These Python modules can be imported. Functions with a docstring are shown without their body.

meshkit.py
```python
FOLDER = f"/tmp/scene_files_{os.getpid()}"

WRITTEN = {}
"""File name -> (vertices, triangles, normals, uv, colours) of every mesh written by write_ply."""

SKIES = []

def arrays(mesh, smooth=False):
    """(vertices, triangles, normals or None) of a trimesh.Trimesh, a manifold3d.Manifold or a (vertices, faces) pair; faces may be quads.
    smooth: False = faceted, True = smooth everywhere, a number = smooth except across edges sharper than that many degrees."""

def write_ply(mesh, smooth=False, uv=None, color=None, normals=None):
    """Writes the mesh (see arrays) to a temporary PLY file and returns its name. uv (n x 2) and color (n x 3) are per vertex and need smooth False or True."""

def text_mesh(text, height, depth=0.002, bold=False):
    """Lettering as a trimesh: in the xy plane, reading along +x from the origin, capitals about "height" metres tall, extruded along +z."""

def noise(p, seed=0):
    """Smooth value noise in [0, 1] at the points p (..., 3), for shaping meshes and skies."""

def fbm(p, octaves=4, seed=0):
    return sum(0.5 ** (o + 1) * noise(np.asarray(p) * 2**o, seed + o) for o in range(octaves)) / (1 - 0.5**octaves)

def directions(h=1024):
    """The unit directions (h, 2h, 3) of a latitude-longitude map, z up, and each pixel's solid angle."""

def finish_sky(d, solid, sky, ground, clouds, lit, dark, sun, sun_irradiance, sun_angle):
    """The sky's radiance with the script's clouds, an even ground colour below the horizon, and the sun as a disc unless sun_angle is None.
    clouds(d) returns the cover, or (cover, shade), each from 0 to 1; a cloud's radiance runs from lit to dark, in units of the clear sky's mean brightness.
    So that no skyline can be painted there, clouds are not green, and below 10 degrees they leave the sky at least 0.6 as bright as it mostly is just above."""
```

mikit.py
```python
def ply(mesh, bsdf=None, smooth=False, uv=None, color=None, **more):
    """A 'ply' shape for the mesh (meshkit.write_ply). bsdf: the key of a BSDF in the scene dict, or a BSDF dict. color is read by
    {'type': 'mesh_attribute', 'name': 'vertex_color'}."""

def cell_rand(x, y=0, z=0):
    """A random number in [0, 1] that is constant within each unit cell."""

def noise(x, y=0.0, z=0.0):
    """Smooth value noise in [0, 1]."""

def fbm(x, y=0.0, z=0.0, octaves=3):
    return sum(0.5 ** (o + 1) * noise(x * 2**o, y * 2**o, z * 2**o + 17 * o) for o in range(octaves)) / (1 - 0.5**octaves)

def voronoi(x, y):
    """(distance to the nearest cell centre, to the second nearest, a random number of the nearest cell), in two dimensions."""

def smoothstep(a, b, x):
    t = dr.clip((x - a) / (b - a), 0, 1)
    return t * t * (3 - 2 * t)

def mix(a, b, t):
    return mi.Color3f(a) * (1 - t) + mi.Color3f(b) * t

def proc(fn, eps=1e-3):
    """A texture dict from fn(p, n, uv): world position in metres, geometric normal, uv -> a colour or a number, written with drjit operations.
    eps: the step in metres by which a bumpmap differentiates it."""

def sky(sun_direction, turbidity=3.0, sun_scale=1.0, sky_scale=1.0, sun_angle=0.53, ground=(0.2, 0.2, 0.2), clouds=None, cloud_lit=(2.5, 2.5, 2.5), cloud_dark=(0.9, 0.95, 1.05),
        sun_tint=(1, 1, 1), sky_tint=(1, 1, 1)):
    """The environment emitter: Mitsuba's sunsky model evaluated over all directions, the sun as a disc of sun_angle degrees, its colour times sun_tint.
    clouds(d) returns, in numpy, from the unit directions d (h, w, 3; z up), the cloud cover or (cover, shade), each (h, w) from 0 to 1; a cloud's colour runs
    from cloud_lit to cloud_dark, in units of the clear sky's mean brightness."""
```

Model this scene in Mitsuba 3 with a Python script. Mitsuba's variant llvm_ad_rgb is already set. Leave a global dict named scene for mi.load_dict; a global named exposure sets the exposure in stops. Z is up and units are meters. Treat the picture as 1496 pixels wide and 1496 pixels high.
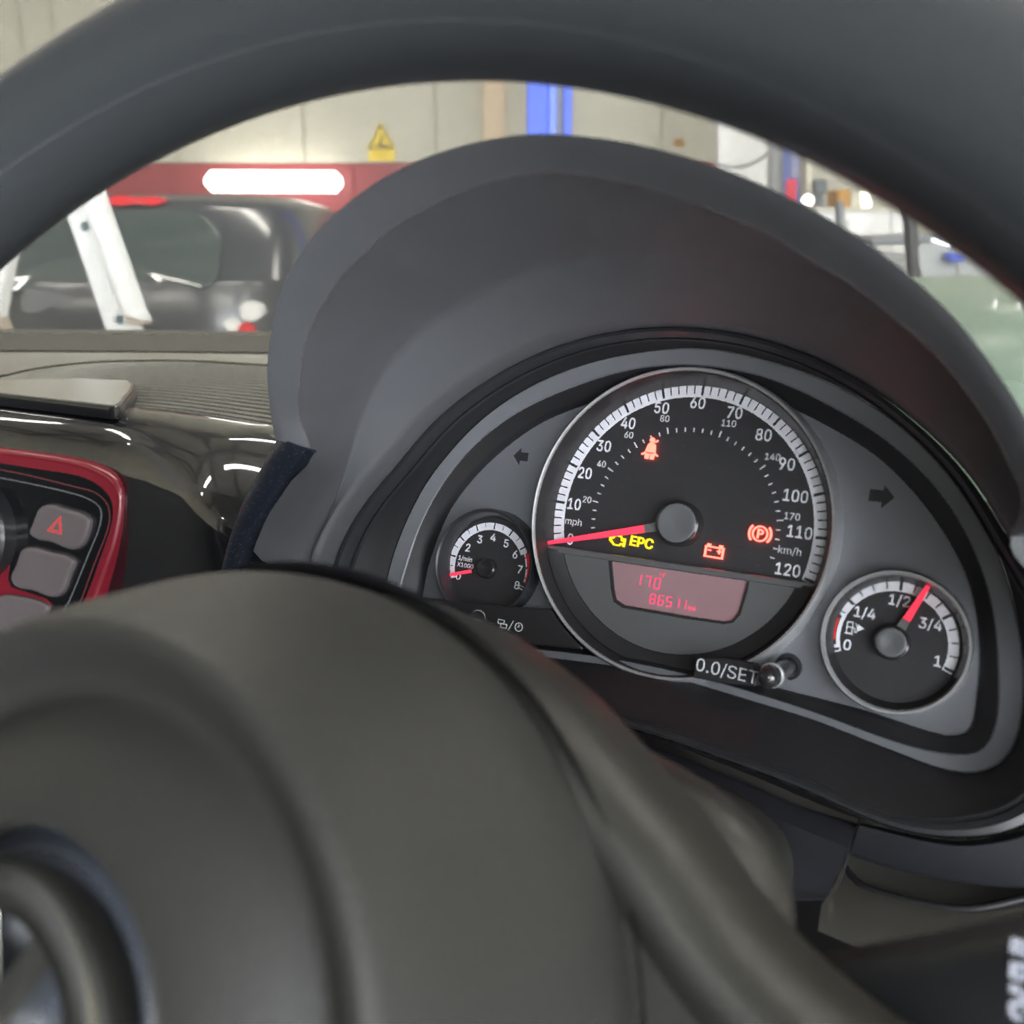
import math, random
import numpy as np, trimesh, mitsuba as mi, mikit, meshkit
import drjit as dr
import shapely
from shapely.geometry import Polygon, Point, LineString, box as sbox, MultiPolygon
from shapely.ops import unary_union
from shapely import affinity
from scipy.interpolate import CubicSpline, PchipInterpolator
import manifold3d as m3
random.seed(3); np.random.seed(3)
scene, labels = {}, {}
exposure = 0.0
# ------------------------------------------------------------------ camera: a phone held by the driver's right shoulder, looking down and to the left
EYE = np.array([0.0, 0.0, 1.15])
PITCH, YAW, FPX = math.radians(15.3), math.radians(28.8), 1500.0
_fh = np.array([-math.sin(YAW), math.cos(YAW), 0.0])            # heading, level
RIGHT = np.array([math.cos(YAW), math.sin(YAW), 0.0])
FWD = _fh * math.cos(PITCH) + np.array([0, 0, -math.sin(PITCH)])
UP = np.cross(RIGHT, FWD)
T = mi.ScalarTransform4f
scene['camera'] = {'type': 'thinlens', 'fov': 2 * math.degrees(math.atan(748 / FPX)), 'fov_axis': 'x', 'near_clip': 0.01, 'far_clip': 100.0,
                   'aperture_radius': 0.0011, 'focus_distance': 0.40,
                   'to_world': T().look_at(origin=EYE.tolist(), target=(EYE + FWD).tolist(), up=[0, 0, 1])}
# the garage stands square to the heading: gx right, gy ahead, gz up from the floor
def G(x, y, z): return np.array([RIGHT[0] * x + _fh[0] * y, RIGHT[1] * x + _fh[1] * y, z])
GM = np.eye(4); GM[:3, 0] = RIGHT; GM[:3, 1] = _fh
LAMP_L, PANE_L = 33.0, 14.0
# ------------------------------------------------------------------ tracing helpers: where the line of sight through a photograph point meets a surface
def ray(x, y): return RIGHT * (x - 748) / FPX - UP * (y - 748) / FPX + FWD
def on_plane(x, y, p, n):
    d = ray(x, y); n = np.asarray(n, float); return EYE + d * (((np.asarray(p) - EYE) @ n) / (d @ n))
def gpt(x, y, D):                                              # garage coordinates of the sight line at distance D ahead
    d = ray(x, y); P = d * (D / (d @ _fh)); return np.array([P @ RIGHT, D, P[2] + EYE[2]])
# instrument cluster frame: u right, v up along the dials, w towards the driver
CO, CU, CV, CN = EYE + np.array([-.1045, .3031, -.0906]), np.array([1.0, 0, 0]), np.array([0, .3293, .9442]), np.array([0, -.9442, .3293])
CM = np.eye(4); CM[:3, 0], CM[:3, 1], CM[:3, 2], CM[:3, 3] = CU, CV, CN, CO
def cl(x, y, w=0.0):
    P = on_plane(x, y, CO + CN * w, CN) - CO; return np.array([P @ CU, P @ CV])
# steering wheel frame
TW = math.radians(26.0)
WO, WN, WV = EYE + np.array([-.1075, .0968, -.1115]), np.array([0, -math.cos(TW), math.sin(TW)]), np.array([0, math.sin(TW), math.cos(TW)])
WM = np.eye(4); WM[:3, 0], WM[:3, 1], WM[:3, 2], WM[:3, 3] = CU, WV, WN, WO
def wl(x, y, w=0.0):
    P = on_plane(x, y, WO + WN * w, WN) - WO; return np.array([P[0], P @ WV])
# ------------------------------------------------------------------ materials
def rgb(r, g, b): return {'type': 'rgb', 'value': [float(r), float(g), float(b)]}
def srgb(*c): return [(v / 255 / 12.92 if v < 10 else ((v / 255 + .055) / 1.055) ** 2.4) for v in c]
def mat(key, color, rough=.5, metallic=0.0, spec=.5, coat=0.0, coat_gloss=.9, bump=None, bscale=0.0005, sheen=0.0):
    col = color if isinstance(color, dict) else rgb(*color)
    d = {'type': 'principled', 'base_color': col, 'roughness': rough, 'metallic': metallic, 'specular': spec}
    if sheen: d['sheen'] = sheen
    if coat: d['clearcoat'] = coat; d['clearcoat_gloss'] = coat_gloss
    if bump is not None: d = {'type': 'bumpmap', 'arbitrary': bump, 'scale': bscale, 'bsdf': d}
    scene['mat_' + key] = {'type': 'twosided', 'bsdf': d}
    return 'mat_' + key
def grain(freq, seed=0.0):
    return mikit.proc(lambda p, n, uv: mikit.noise(p.x * freq + seed, p.y * freq, p.z * freq) * .7 + mikit.noise(p.x * freq * 2.3, p.y * freq * 2.3 + seed, p.z * freq * 2.3) * .3, eps=2e-4)
def speck(c1, c2, f, lo, hi):
    return mikit.proc(lambda p, n, uv: mikit.mix(c1, c2, mikit.smoothstep(lo, hi, mikit.noise(p.x * f, p.y * f, p.z * f))))
LEATHER = mat('leather', (.035, .039, .043), .33, spec=.5, bump=grain(900.0), bscale=.00012)
SEAM = mat('seam', (.055, .058, .062), .5)
HUBSKIN = mat('hub_skin', (.020, .0203, .019), .55, spec=.4, sheen=1.0, bump=grain(1300.0, 3.), bscale=.00006)
SPOKE = mat('spoke_plastic', (.020, .020, .018), .42, spec=.5)
SHROUD = mat('shroud_plastic', (.022, .022, .020), .36, spec=.6, bump=grain(1500.0, 5.), bscale=.00035)
CHROME = mat('chrome', (.75, .75, .74), .16, metallic=1.0)
BADGE = mat('badge_black', (.03, .035, .045), .25)
HOODP = mat('hood_plastic', (.086, .09, .099), .48, spec=.5, bump=grain(2500.0, 9.), bscale=.00004)
VOID = mat('recess_shade', (.004, .004, .004), .95, spec=.05)
LOWP = mat('shaded_plastic', (.015, .0155, .02), .55, spec=.25, bump=grain(2500.0, 9.), bscale=.00004)  # hood plastic with the shade below the cluster put into its colour
BLACKP = mat('black_plastic', (.018, .018, .02), .45, spec=.4)
DUSTY = mat('dusty_black', speck((.016, .016, .018), (.055, .055, .055), 2600.0, .9, .97), .5, spec=.4)
GLOSSLINE = mat('gloss_frame', (.028, .03, .034), .32)
GREYBAND = mat('grey_band', (.17, .18, .2), .4, metallic=.3)
PLATE = mat('grey_plate', (.16, .168, .185), .42, metallic=.3, bump=grain(2500.0, 7.), bscale=.00002)
DIAL = mat('dial_black', speck((.028, .028, .031), (.040, .037, .040), 1500.0, .8, .97), .5, spec=.4)
FUNNEL = mat('dial_funnel', (.022, .022, .023), .3)
SATIN = mat('satin_ring', (.5, .51, .53), .3, metallic=.6)
PRINT = mat('white_print', (.82, .83, .9), .5)
PRINTG = mat('grey_print', (.62, .63, .66), .5)
PRINTR = mat('red_print', (.75, .03, .03), .5)
ARROW = mat('dark_arrow', (.022, .022, .026), .35)
BAR = mat('grey_bar', (.12, .125, .13), .35, metallic=.3)
CAP = mat('cap_grey', (.13, .135, .145), .35, metallic=.2)
CAPRIM = mat('cap_black', (.02, .02, .022), .18)
PIN = mat('pin_gloss', (.02, .02, .022), .08, spec=.8)
NEEDLE = mat('needle_red', (.85, .04, .07), .35)
NEEDLEG = mat('needle_grey', (.12, .12, .12), .4)
LCDRED = mat('lcd_red', (.6, .02, .06), .5)
LCD = mat('lcd_film', (.26, .21, .22), .3, metallic=.25, spec=.8)
DASHTOP = mat('dash_top', (.115, .112, .097), .36, spec=.6)
RIBM = mat('dash_rib', (.12, .117, .10), .32, spec=.7)
LEDGE = mat('screen_ledge', (.045, .043, .037), .75, spec=.2)  # dark colour stands for a reflection of the black frit
BED = mat('rib_bed', (.012, .012, .011), .7, spec=.2)  # darkened to deepen the shade between the ribs
PIANO = mat('piano_black', speck((.004, .0045, .006), (.03, .03, .035), 2200.0, .9, .97), .04, spec=.9, coat=1.0, coat_gloss=.99)
PIANOTOP = mat('flap_gloss', (.15, .145, .125), .2, spec=.8, coat=.6)
NAVY = mat('navy_flake', speck((.012, .016, .026), (.07, .08, .10), 1800.0, .75, .95), .28, spec=.6, coat=.5)
REDTRIM = mat('red_trim', (.17, .009, .02), .25, spec=.6, coat=.8)
REDLINE = mat('red_line', (.13, .03, .035), .35)
BUTTON = mat('button_grey', (.11, .095, .10), .45)
HAZRED = mat('hazard_red', (.75, .06, .06), .45)
STALK = mat('stalk_black', (.010, .011, .013), .55, spec=.2)
STALKW = mat('stalk_white', (.55, .57, .68), .6)
LOWGLOSS = mat('low_gloss', (.065, .064, .058), .25, spec=.8, coat=.5)  # base colour lightened to imitate a pale reflection
FABRIC = mat('headliner', (.32, .31, .29), .9)
DOORM = mat('door_trim', (.035, .035, .035), .7)
# ------------------------------------------------------------------ keys and labels
_used = {}
def key_for(name):
    n = _used.get(name, -1) + 1; _used[name] = n
    return name if n == 0 else f'{name}_{n:03d}'
def tag(k, label=None, cat=None, group=None, kind=None):
    d = labels.setdefault(k, {})
    for a, b in (('label', label), ('category', cat), ('group', group), ('kind', kind)):
        if b: d[a] = b
    return k
def thing(name, label, cat, group=None, kind=None): return tag(key_for(name), label, cat, group, kind)
def add(name, mesh, material, parent=None, M=None, smooth=35, label=None, kind=None, emit=None):
    k = key_for((parent + '__' if parent else '') + name)
    if isinstance(mesh, tuple): mesh = trimesh.Trimesh(np.asarray(mesh[0], float), np.asarray(mesh[1], int), process=False)
    if M is not None: mesh = mesh.copy(); mesh.apply_transform(M)
    more = {'emitter': {'type': 'area', 'radiance': rgb(*emit)}} if emit is not None else {}
    scene[k] = mikit.ply(mesh, material, smooth=smooth, **more)
    if label or kind: tag(k, label, None, None, kind)
    return k
# ------------------------------------------------------------------ mesh helpers
def curve(pts, n, closed=False):
    p = np.asarray(pts, float)
    if closed: p = np.vstack([p, p[:1]])
    s = np.r_[0, np.cumsum(np.maximum(np.linalg.norm(np.diff(p, axis=0), axis=1), 1e-9))]
    f = CubicSpline(s, p, bc_type='periodic' if closed else 'natural')
    return f(np.linspace(0, s[-1], n, endpoint=not closed))
def half_loop(pts, n=160):
    """closed symmetric loop from its right half, given from the top (u=0) to the bottom (u=0), in mm"""
    p = np.asarray(pts, float) / 1000
    q = np.vstack([p, (p * [-1] + [0] if p.shape[1] == 1 else p * np.r_[-1, np.ones(p.shape[1] - 1)])[::-1][1:-1]])
    return curve(q, n, True)
def angle_loop(loop, n=200, c=(0, 0)):
    """resample a closed star-shaped loop (u,v[,w]) at even angles around c, from the top clockwise"""
    q = loop[:, :2] - np.asarray(c); a = np.unwrap(np.arctan2(q[:, 0], q[:, 1]))
    if a[-1] < a[0]: loop, a = loop[::-1], a[::-1]
    A = np.r_[a - 2 * np.pi, a, a + 2 * np.pi]; L = np.vstack([loop] * 3); o = np.argsort(A); A, L = A[o], L[o]
    t = np.arange(n) / n * 2 * np.pi
    return np.stack([np.interp(t, A, L[:, k]) for k in range(loop.shape[1])], 1)
def loft(loops, closed=True, cap0=False, cap1=False):
    L = [np.asarray(l, float) for l in loops]; n = len(L[0]); V = np.vstack(L); F = []
    m = n if closed else n - 1
    i = np.arange(m); j = (i + 1) % n
    for k in range(len(L) - 1):
        a, b = k * n, (k + 1) * n
        F += [np.stack([a + i, a + j, b + j], 1), np.stack([a + i, b + j, b + i], 1)]
    F = np.vstack(F)
    for flag, base, rev in ((cap0, 0, True), (cap1, (len(L) - 1) * n, False)):
        if flag:
            V = np.vstack([V, V[base:base + n].mean(0)]); c = len(V) - 1
            f = np.stack([base + i, base + j, i * 0 + c], 1)
            F = np.vstack([F, f[:, ::-1] if rev else f])
    return trimesh.Trimesh(V, F, process=False)
def lift(loop, w):
    loop = np.asarray(loop); return np.c_[loop[:, :2], np.full(len(loop), w)]
def polys(g): return [p for p in (g.geoms if hasattr(g, 'geoms') else [g]) if isinstance(p, Polygon) and p.area > 1e-10]
def prism(g, w0, w1):
    out = []
    for p in polys(g):
        m = trimesh.creation.extrude_polygon(p, w1 - w0, engine='earcut'); m.apply_translation([0, 0, w0]); out.append(m)
    return trimesh.util.concatenate(out)
def ringlevels(poly, levels, n=160, cap=True):
    """a plate with a shaped edge: levels are (inset, height); vertices follow the nearest point of each inset outline"""
    ext = poly.exterior; base = np.array([ext.interpolate(s, normalized=True).coords[0] for s in np.arange(n) / n])
    if not Polygon(base).exterior.is_ccw: base = base[::-1]
    loops = []
    for d, w in levels:
        q = base
        if abs(d) > 1e-9:
            g = poly.buffer(-d); g = max(polys(g), key=lambda a: a.area)
            q = np.array([g.exterior.interpolate(g.exterior.project(Point(b))).coords[0] for b in base])
        loops.append(lift(q, w))
    m = loft(loops)
    if cap:
        pv, pf = trimesh.creation.triangulate_polygon(Polygon(loops[-1][:, :2]).buffer(0), engine='earcut')
        top = trimesh.Trimesh(np.c_[pv, np.full(len(pv), levels[-1][1])], pf, process=False)
        if top.face_normals[0][2] < 0: top.invert()
        m = trimesh.util.concatenate([m, top])
    return m
def rrect(w, h, r): return sbox(-w / 2 + r, -h / 2 + r, w / 2 - r, h / 2 - r).buffer(r, 12)
def smooth_poly(pts, n=120): return Polygon(curve(pts, n, True))
def lathe(profile, n=72):                                       # (r, z) profile about z
    a = np.arange(n) / n * 2 * np.pi
    return loft([np.c_[r * np.cos(a), r * np.sin(a), np.full(n, z)] for r, z in profile])
def disk_cap(profile, n=72):                                    # lathe with a closed top
    a = np.arange(n) / n * 2 * np.pi
    return loft([np.c_[r * np.cos(a), r * np.sin(a), np.full(n, z)] for r, z in profile], cap1=True)
def tube(path, r, n=12):
    P = np.asarray(path, float); t = np.gradient(P, axis=0); t /= np.linalg.norm(t, axis=1)[:, None]
    a = np.cross(t[0], [0.3, 0.2, 0.9]); a /= np.linalg.norm(a); L = []
    rr = np.broadcast_to(r, len(P))
    for p, d, q in zip(P, t, rr):
        a = a - d * (a @ d); a /= np.linalg.norm(a); b = np.cross(d, a); h = np.arange(n) / n * 2 * np.pi
        L.append(p + q * (np.cos(h)[:, None] * a + np.sin(h)[:, None] * b))
    return loft(L, cap0=True, cap1=True)
def rbox(sx, sy, sz, r=.004, c=(0, 0, 0)):                      # box with softened edges
    r = min(r, sx * .45, sy * .45, sz * .45)
    pts = [[a * (sx / 2 - r * (k != 0)), b * (sy / 2 - r * (k != 1)), d * (sz / 2 - r * (k != 2))] for a in (-1, 1) for b in (-1, 1) for d in (-1, 1) for k in range(3)]
    m = trimesh.convex.convex_hull(np.array(pts)); m.apply_translation(c); return m
def sector(r0, r1, a0, a1, n=120):                              # angles clockwise from the top, degrees
    a = np.radians(np.linspace(a0, a1, n))
    o = np.c_[np.sin(a), np.cos(a)]
    return Polygon(np.vstack([o * r1, (o * r0)[::-1]]))
def radial_rect(r0, r1, a, wid):
    return affinity.rotate(sbox(-wid / 2, r0, wid / 2, r1), -a, origin=(0, 0))
def lettering(text, h, uv, w, rot=0.0, bold=False, depth=.00012, sx=1.0, center=True):
    m = meshkit.text_mesh(text, h, depth, bold)
    if center: m.apply_translation(-np.r_[m.bounds.mean(0)[:2], 0])
    m.vertices[:, 0] *= sx
    m.apply_transform(trimesh.transformations.rotation_matrix(math.radians(rot), [0, 0, 1]))
    m.apply_translation([uv[0], uv[1], w]); return m
# ================================================================== GARAGE (the room the car stands in)
def gbox(x0, x1, y0, y1, z0, z1, r=0.0):
    m = rbox(x1 - x0, y1 - y0, z1 - z0, r or .002, ((x0 + x1) / 2, (y0 + y1) / 2, (z0 + z1) / 2)); return m
CREAM = mat('wall_cream', mikit.proc(lambda p, n, uv: mikit.mix((.50, .485, .40), (.45, .435, .355), mikit.fbm(p.x * 1.3, p.y * 1.3, p.z * 2.0))), .6)
REDWALL = mat('wall_red', (.27, .035, .04), .5)
CONCRETE = mat('concrete', mikit.proc(lambda p, n, uv: mikit.mix((.30, .30, .29), (.42, .41, .39), mikit.fbm(p.x * 1.5, p.y * 1.5, 0.0, octaves=4))), .55)
CEILM = mat('ceiling_sheet', (.62, .61, .56), .7)
STEEL = mat('steel_grey', (.16, .17, .18), .5, metallic=.4)
WHITEM = mat('white_enamel', (.74, .74, .72), .4)
LAMPBODY = mat('lamp_body', (.8, .8, .8), .5)
BLUEP = mat('lift_blue', (.02, .10, .78), .4)
BLUED = mat('lift_blue_pale', (.13, .24, .85), .4)
BEIGE = mat('beige_clad', (.66, .52, .36), .6)
YELLOW = mat('sign_yellow', (.82, .60, .03), .5)
SIGNBLACK = mat('sign_black', (.02, .02, .02), .6)
ALU = mat('aluminium', (.93, .95, .97), .5, metallic=.1)
ALUD = mat('aluminium_hole', (.10, .16, .17), .6)
FOOT = mat('ladder_foot', (.35, .30, .25), .7)
CARPAINT = mat('dark_paint', (.022, .026, .034), .2, spec=.7, coat=1.0)
CARGLASS = mat('car_glass', (.035, .05, .05), .06, spec=.9, coat=1.0)
TYRE = mat('tyre', (.02, .02, .02), .8)
REDLENS = mat('red_lens', (.6, .02, .03), .2)
CLEARLENS = mat('clear_lens', (.8, .8, .78), .2)
GREENPAINT = mat('pale_green_paint', (.13, .18, .14), .35, spec=.5)
BROWN = mat('brown_box', (.36, .19, .04), .7)
DARKP = mat('dark_screen', (.03, .04, .045), .4)
BANNERB = mat('banner_blue', (.10, .13, .36), .6)
BANNERR = mat('banner_red', (.75, .05, .08), .6)
GREYCAB = mat('grey_cabinet', (.40, .42, .42), .5)
BLUEX = mat('blue_plastic', (.05, .10, .55), .5)
LX, RX, FY, BY, CZ = -7.5, 7.5, 9.2, -6.5, 4.4
k = thing('floor', None, None, kind='structure'); add_ = add
scene[k] = mikit.ply(gbox(LX, RX, BY, FY, -.12, 0).apply_transform(GM), CONCRETE)
def struct(name, mesh, m): 
    k = tag(name, kind='structure'); scene[k] = mikit.ply(mesh.copy().apply_transform(GM), m); return k
struct('wall_left', gbox(LX - .1, LX, BY, FY, 0, CZ), CREAM)
struct('wall_right', gbox(RX, RX + .1, BY, FY, 0, CZ), CREAM)
DX0, DX1, DZ0, DZ1 = -1.4, 6.6, .10, 4.1
for a, b, c, d in ((LX, DX0, 0, CZ), (DX1, RX, 0, CZ), (DX0, DX1, DZ1, CZ), (DX0, DX1, 0, DZ0)): add('wall_section', gbox(a, b, BY - .1, BY, c, d), CREAM, 'wall_back', GM)
tag('wall_back', kind='structure'); tag('added_door_1', kind='structure')
# added unseen door behind the car: its glowing panes brighten the driver-facing surfaces
nc, nr = 6, 4
for i in range(nc):
    for j in range(nr):
        x0, x1 = DX0 + (DX1 - DX0) * i / nc, DX0 + (DX1 - DX0) * (i + 1) / nc; z0, z1 = DZ0 + (DZ1 - DZ0) * j / nr, DZ0 + (DZ1 - DZ0) * (j + 1) / nr
        add('glow_pane', gbox(x0 + .05, x1 - .05, BY - .06, BY - .03, z0 + .05, z1 - .05, .004), LAMPBODY, 'added_door_1', GM, emit=(PANE_L * .97, PANE_L, PANE_L * 1.04))
for i in range(nc + 1): x = DX0 + (DX1 - DX0) * i / nc; add('stile', gbox(x - .05, x + .05, BY - .09, BY + .01, DZ0, DZ1, .006), STEEL, 'added_door_1', GM)
for j in range(nr + 1): z = DZ0 + (DZ1 - DZ0) * j / nr; add('rail', gbox(DX0, DX1, BY - .085, BY + .005, z - .05, z + .05, .006), STEEL, 'added_door_1', GM)
struct('ceiling', gbox(LX, RX, BY, FY, CZ, CZ + .1), CEILM)
struct('wall_front', gbox(LX, RX, FY, FY + .12, 0, CZ), CREAM)
# the far wall's cladding sheets above a red painted dado
dado_z = gpt(500, 238, FY - .02)[2]; xr = gpt(1047, 200, FY - .03)[0]
joints = [LX + .02]
seam_x = [gpt(px, 100, FY)[0] for px in (38, 85, 250, 440, 635)]
x = seam_x[0]
while x - .95 > LX: x -= .95; joints.append(x)
joints = sorted(joints + seam_x); x = joints[-1]
while x + .95 < xr: x += .95; joints.append(x)
joints.append(xr)
for a, b in zip(joints[:-1], joints[1:]):
    if b - a > .05: add('cladding_panel', gbox(a + .006, b - .006, FY - .03, FY + .01, dado_z, CZ - .02, .01), CREAM, 'wall_front', GM)
nd = 6
for i in range(nd):
    a, b = LX + .02 + (xr - LX - .02) * i / nd, LX + .02 + (xr - LX - .02) * (i + 1) / nd
    add('dado_panel', gbox(a + .003, b - .003, FY - .035, FY + .01, .0, dado_z - .005, .008), REDWALL, 'wall_front', GM)
for i, y in enumerate((-3.2, .2, 3.6, 7.0)):
    add('roof_beam', gbox(LX + .05, RX - .05, y - .09, y + .09, CZ - .32, CZ + .01, .01), STEEL, 'ceiling', GM)
for i in range(9):
    x = -6.6 + i * 1.65
    add('purlin', gbox(x - .04, x + .04, BY + .05, FY - .05, CZ - .12, CZ + .01, .008), STEEL, 'ceiling', GM)
# ceiling battens: they light the room and show in the glossy dash
spots = [(-4.4, 5.4), (-4.4, 1.9), (-4.4, -1.6), (-.6, 5.4), (-.6, 1.9), (-.6, -1.6), (3.4, 5.4), (3.4, 1.9), (3.4, -1.6)]
for i, (x, y) in enumerate(spots):
    t = thing('ceiling_light', f'white ceiling batten, {("far end", "middle", "near end")[i % 3]} of the {("left-hand", "middle", "right-hand")[i // 3]} row of garage lights', 'lamp', 'ceiling battens')
    add('housing', gbox(x - 1.3, x + 1.3, y - .13, y + .13, CZ - .62, CZ - .55, .01), LAMPBODY, t, GM)
    add('diffuser', gbox(x - 1.27, x + 1.27, y - .11, y + .11, CZ - .66, CZ - .622, .012), LAMPBODY, t, GM, emit=(LAMP_L, LAMP_L * .95, LAMP_L * .84))
    for s in (-1, 1): add('hanger', gbox(x + s * .9 - .012, x + s * .9 + .012, y - .012, y + .012, CZ - .56, CZ + .0, .003), STEEL, t, GM)
# beige stanchion and the blue two-post lift column in front of the wall
a, b = gpt(706, 160, FY - .05)[0], gpt(738, 160, FY - .05)[0]
k = thing('wall_stanchion', 'beige clad stanchion on the cream wall just left of the blue lift post', 'column')
add('face', gbox(a, b, FY - .12, FY - .032, 0, CZ - .35, .012), BEIGE, k, GM)
add('base_plate', gbox(a - .05, b + .05, FY - .16, FY - .032, 0.001, .025, .006), STEEL, k, GM)
D = 7.2; k = thing('lift_post', 'tall blue steel vehicle lift post standing before the cream wall', 'lift post')
X = [gpt(px, 160, D)[0] for px in (770, 802, 814, 823, 836)]
add('column', gbox(X[0], X[1], D, D + .28, 0, 3.6, .01), BLUEP, k, GM)
add('side_flange', gbox(X[1], X[2], D + .01, D + .28, 0, 3.6, .006), BLUED, k, GM)
add('carriage_slot', gbox(X[2], X[3], D + .05, D + .28, 0, 3.6, .004), STEEL, k, GM, label='dark grey slot')
add('rear_flange', gbox(X[3], X[4], D + .01, D + .28, 0, 3.6, .006), BLUEP, k, GM)
add('base_plate', gbox(X[0] - .12, X[4] + .12, D - .1, D + .4, 0.001, .03, .008), STEEL, k, GM)
# yellow warning sign: triangle over a text plate
D = FY - .035; k = thing('warning_sign', 'yellow triangular warning sign with a text plate on the cream wall', 'sign')
S = lambda *pts: Polygon([gpt(px, py, D)[[0, 2]] for px, py in pts])
UPR = np.eye(4); UPR[:3, 0] = RIGHT; UPR[:3, 1] = [0, 0, 1]; UPR[:3, 2] = -_fh; UPR[:3, 3] = _fh * D
tri = S((556, 181), (576, 217), (539, 217)); plate = S((539, 216.5), (577, 216.5), (577, 235), (539, 235))
add('plate', prism(unary_union([tri.buffer(.012), plate]), -.006, .004), YELLOW, k, UPR, smooth=False)
add('triangle_border', prism(tri.buffer(.004).difference(tri.buffer(-.011)), .0035, .0055), SIGNBLACK, k, UPR, smooth=False)
c = np.array(tri.centroid.coords[0])
add('symbol', prism(unary_union([LineString([c + [-.02, -.035], c + [.015, .03]]).buffer(.011), LineString([c + [-.035, -.035], c + [.05, -.045]]).buffer(.009)]), .0035, .0055), SIGNBLACK, k, UPR, smooth=False)
for i, yy in enumerate((222.5, 228)): add('text_line', prism(S((545, yy), (571 - 4 * i, yy), (571 - 4 * i, yy + 1.6), (545, yy + 1.6)), .0035, .005), BROWN, k, UPR, smooth=False)
# glowing tube on the red dado
D = FY - .25; k = thing('glowing_tube', 'glowing white tube level across the red wall behind the dark car', 'lamp')
p0, p1 = gpt(300, 265, D), gpt(500, 266, D); r = abs(gpt(400, 249, D)[2] - gpt(400, 281, D)[2]) / 2
xs = np.linspace(0, 1, 22); path = p0 + (p1 - p0) * xs[:, None]
s = np.linspace(-1, 1, 22); rr = r * np.clip(1 - np.clip((np.abs(s) - .9) / .1, 0, 1) ** 2, .12, 1) ** .5
add('tube', tube(path, rr, 20), LAMPBODY, k, GM, smooth=True, emit=(7, 7, 6.4))
for q in (.12, .88):
    c = p0 + (p1 - p0) * q; add('bracket', gbox(c[0] - .03, c[0] + .03, D + r * .8, FY - .045, c[2] - .03, c[2] + .03, .004), LAMPBODY, k, GM)
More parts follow.
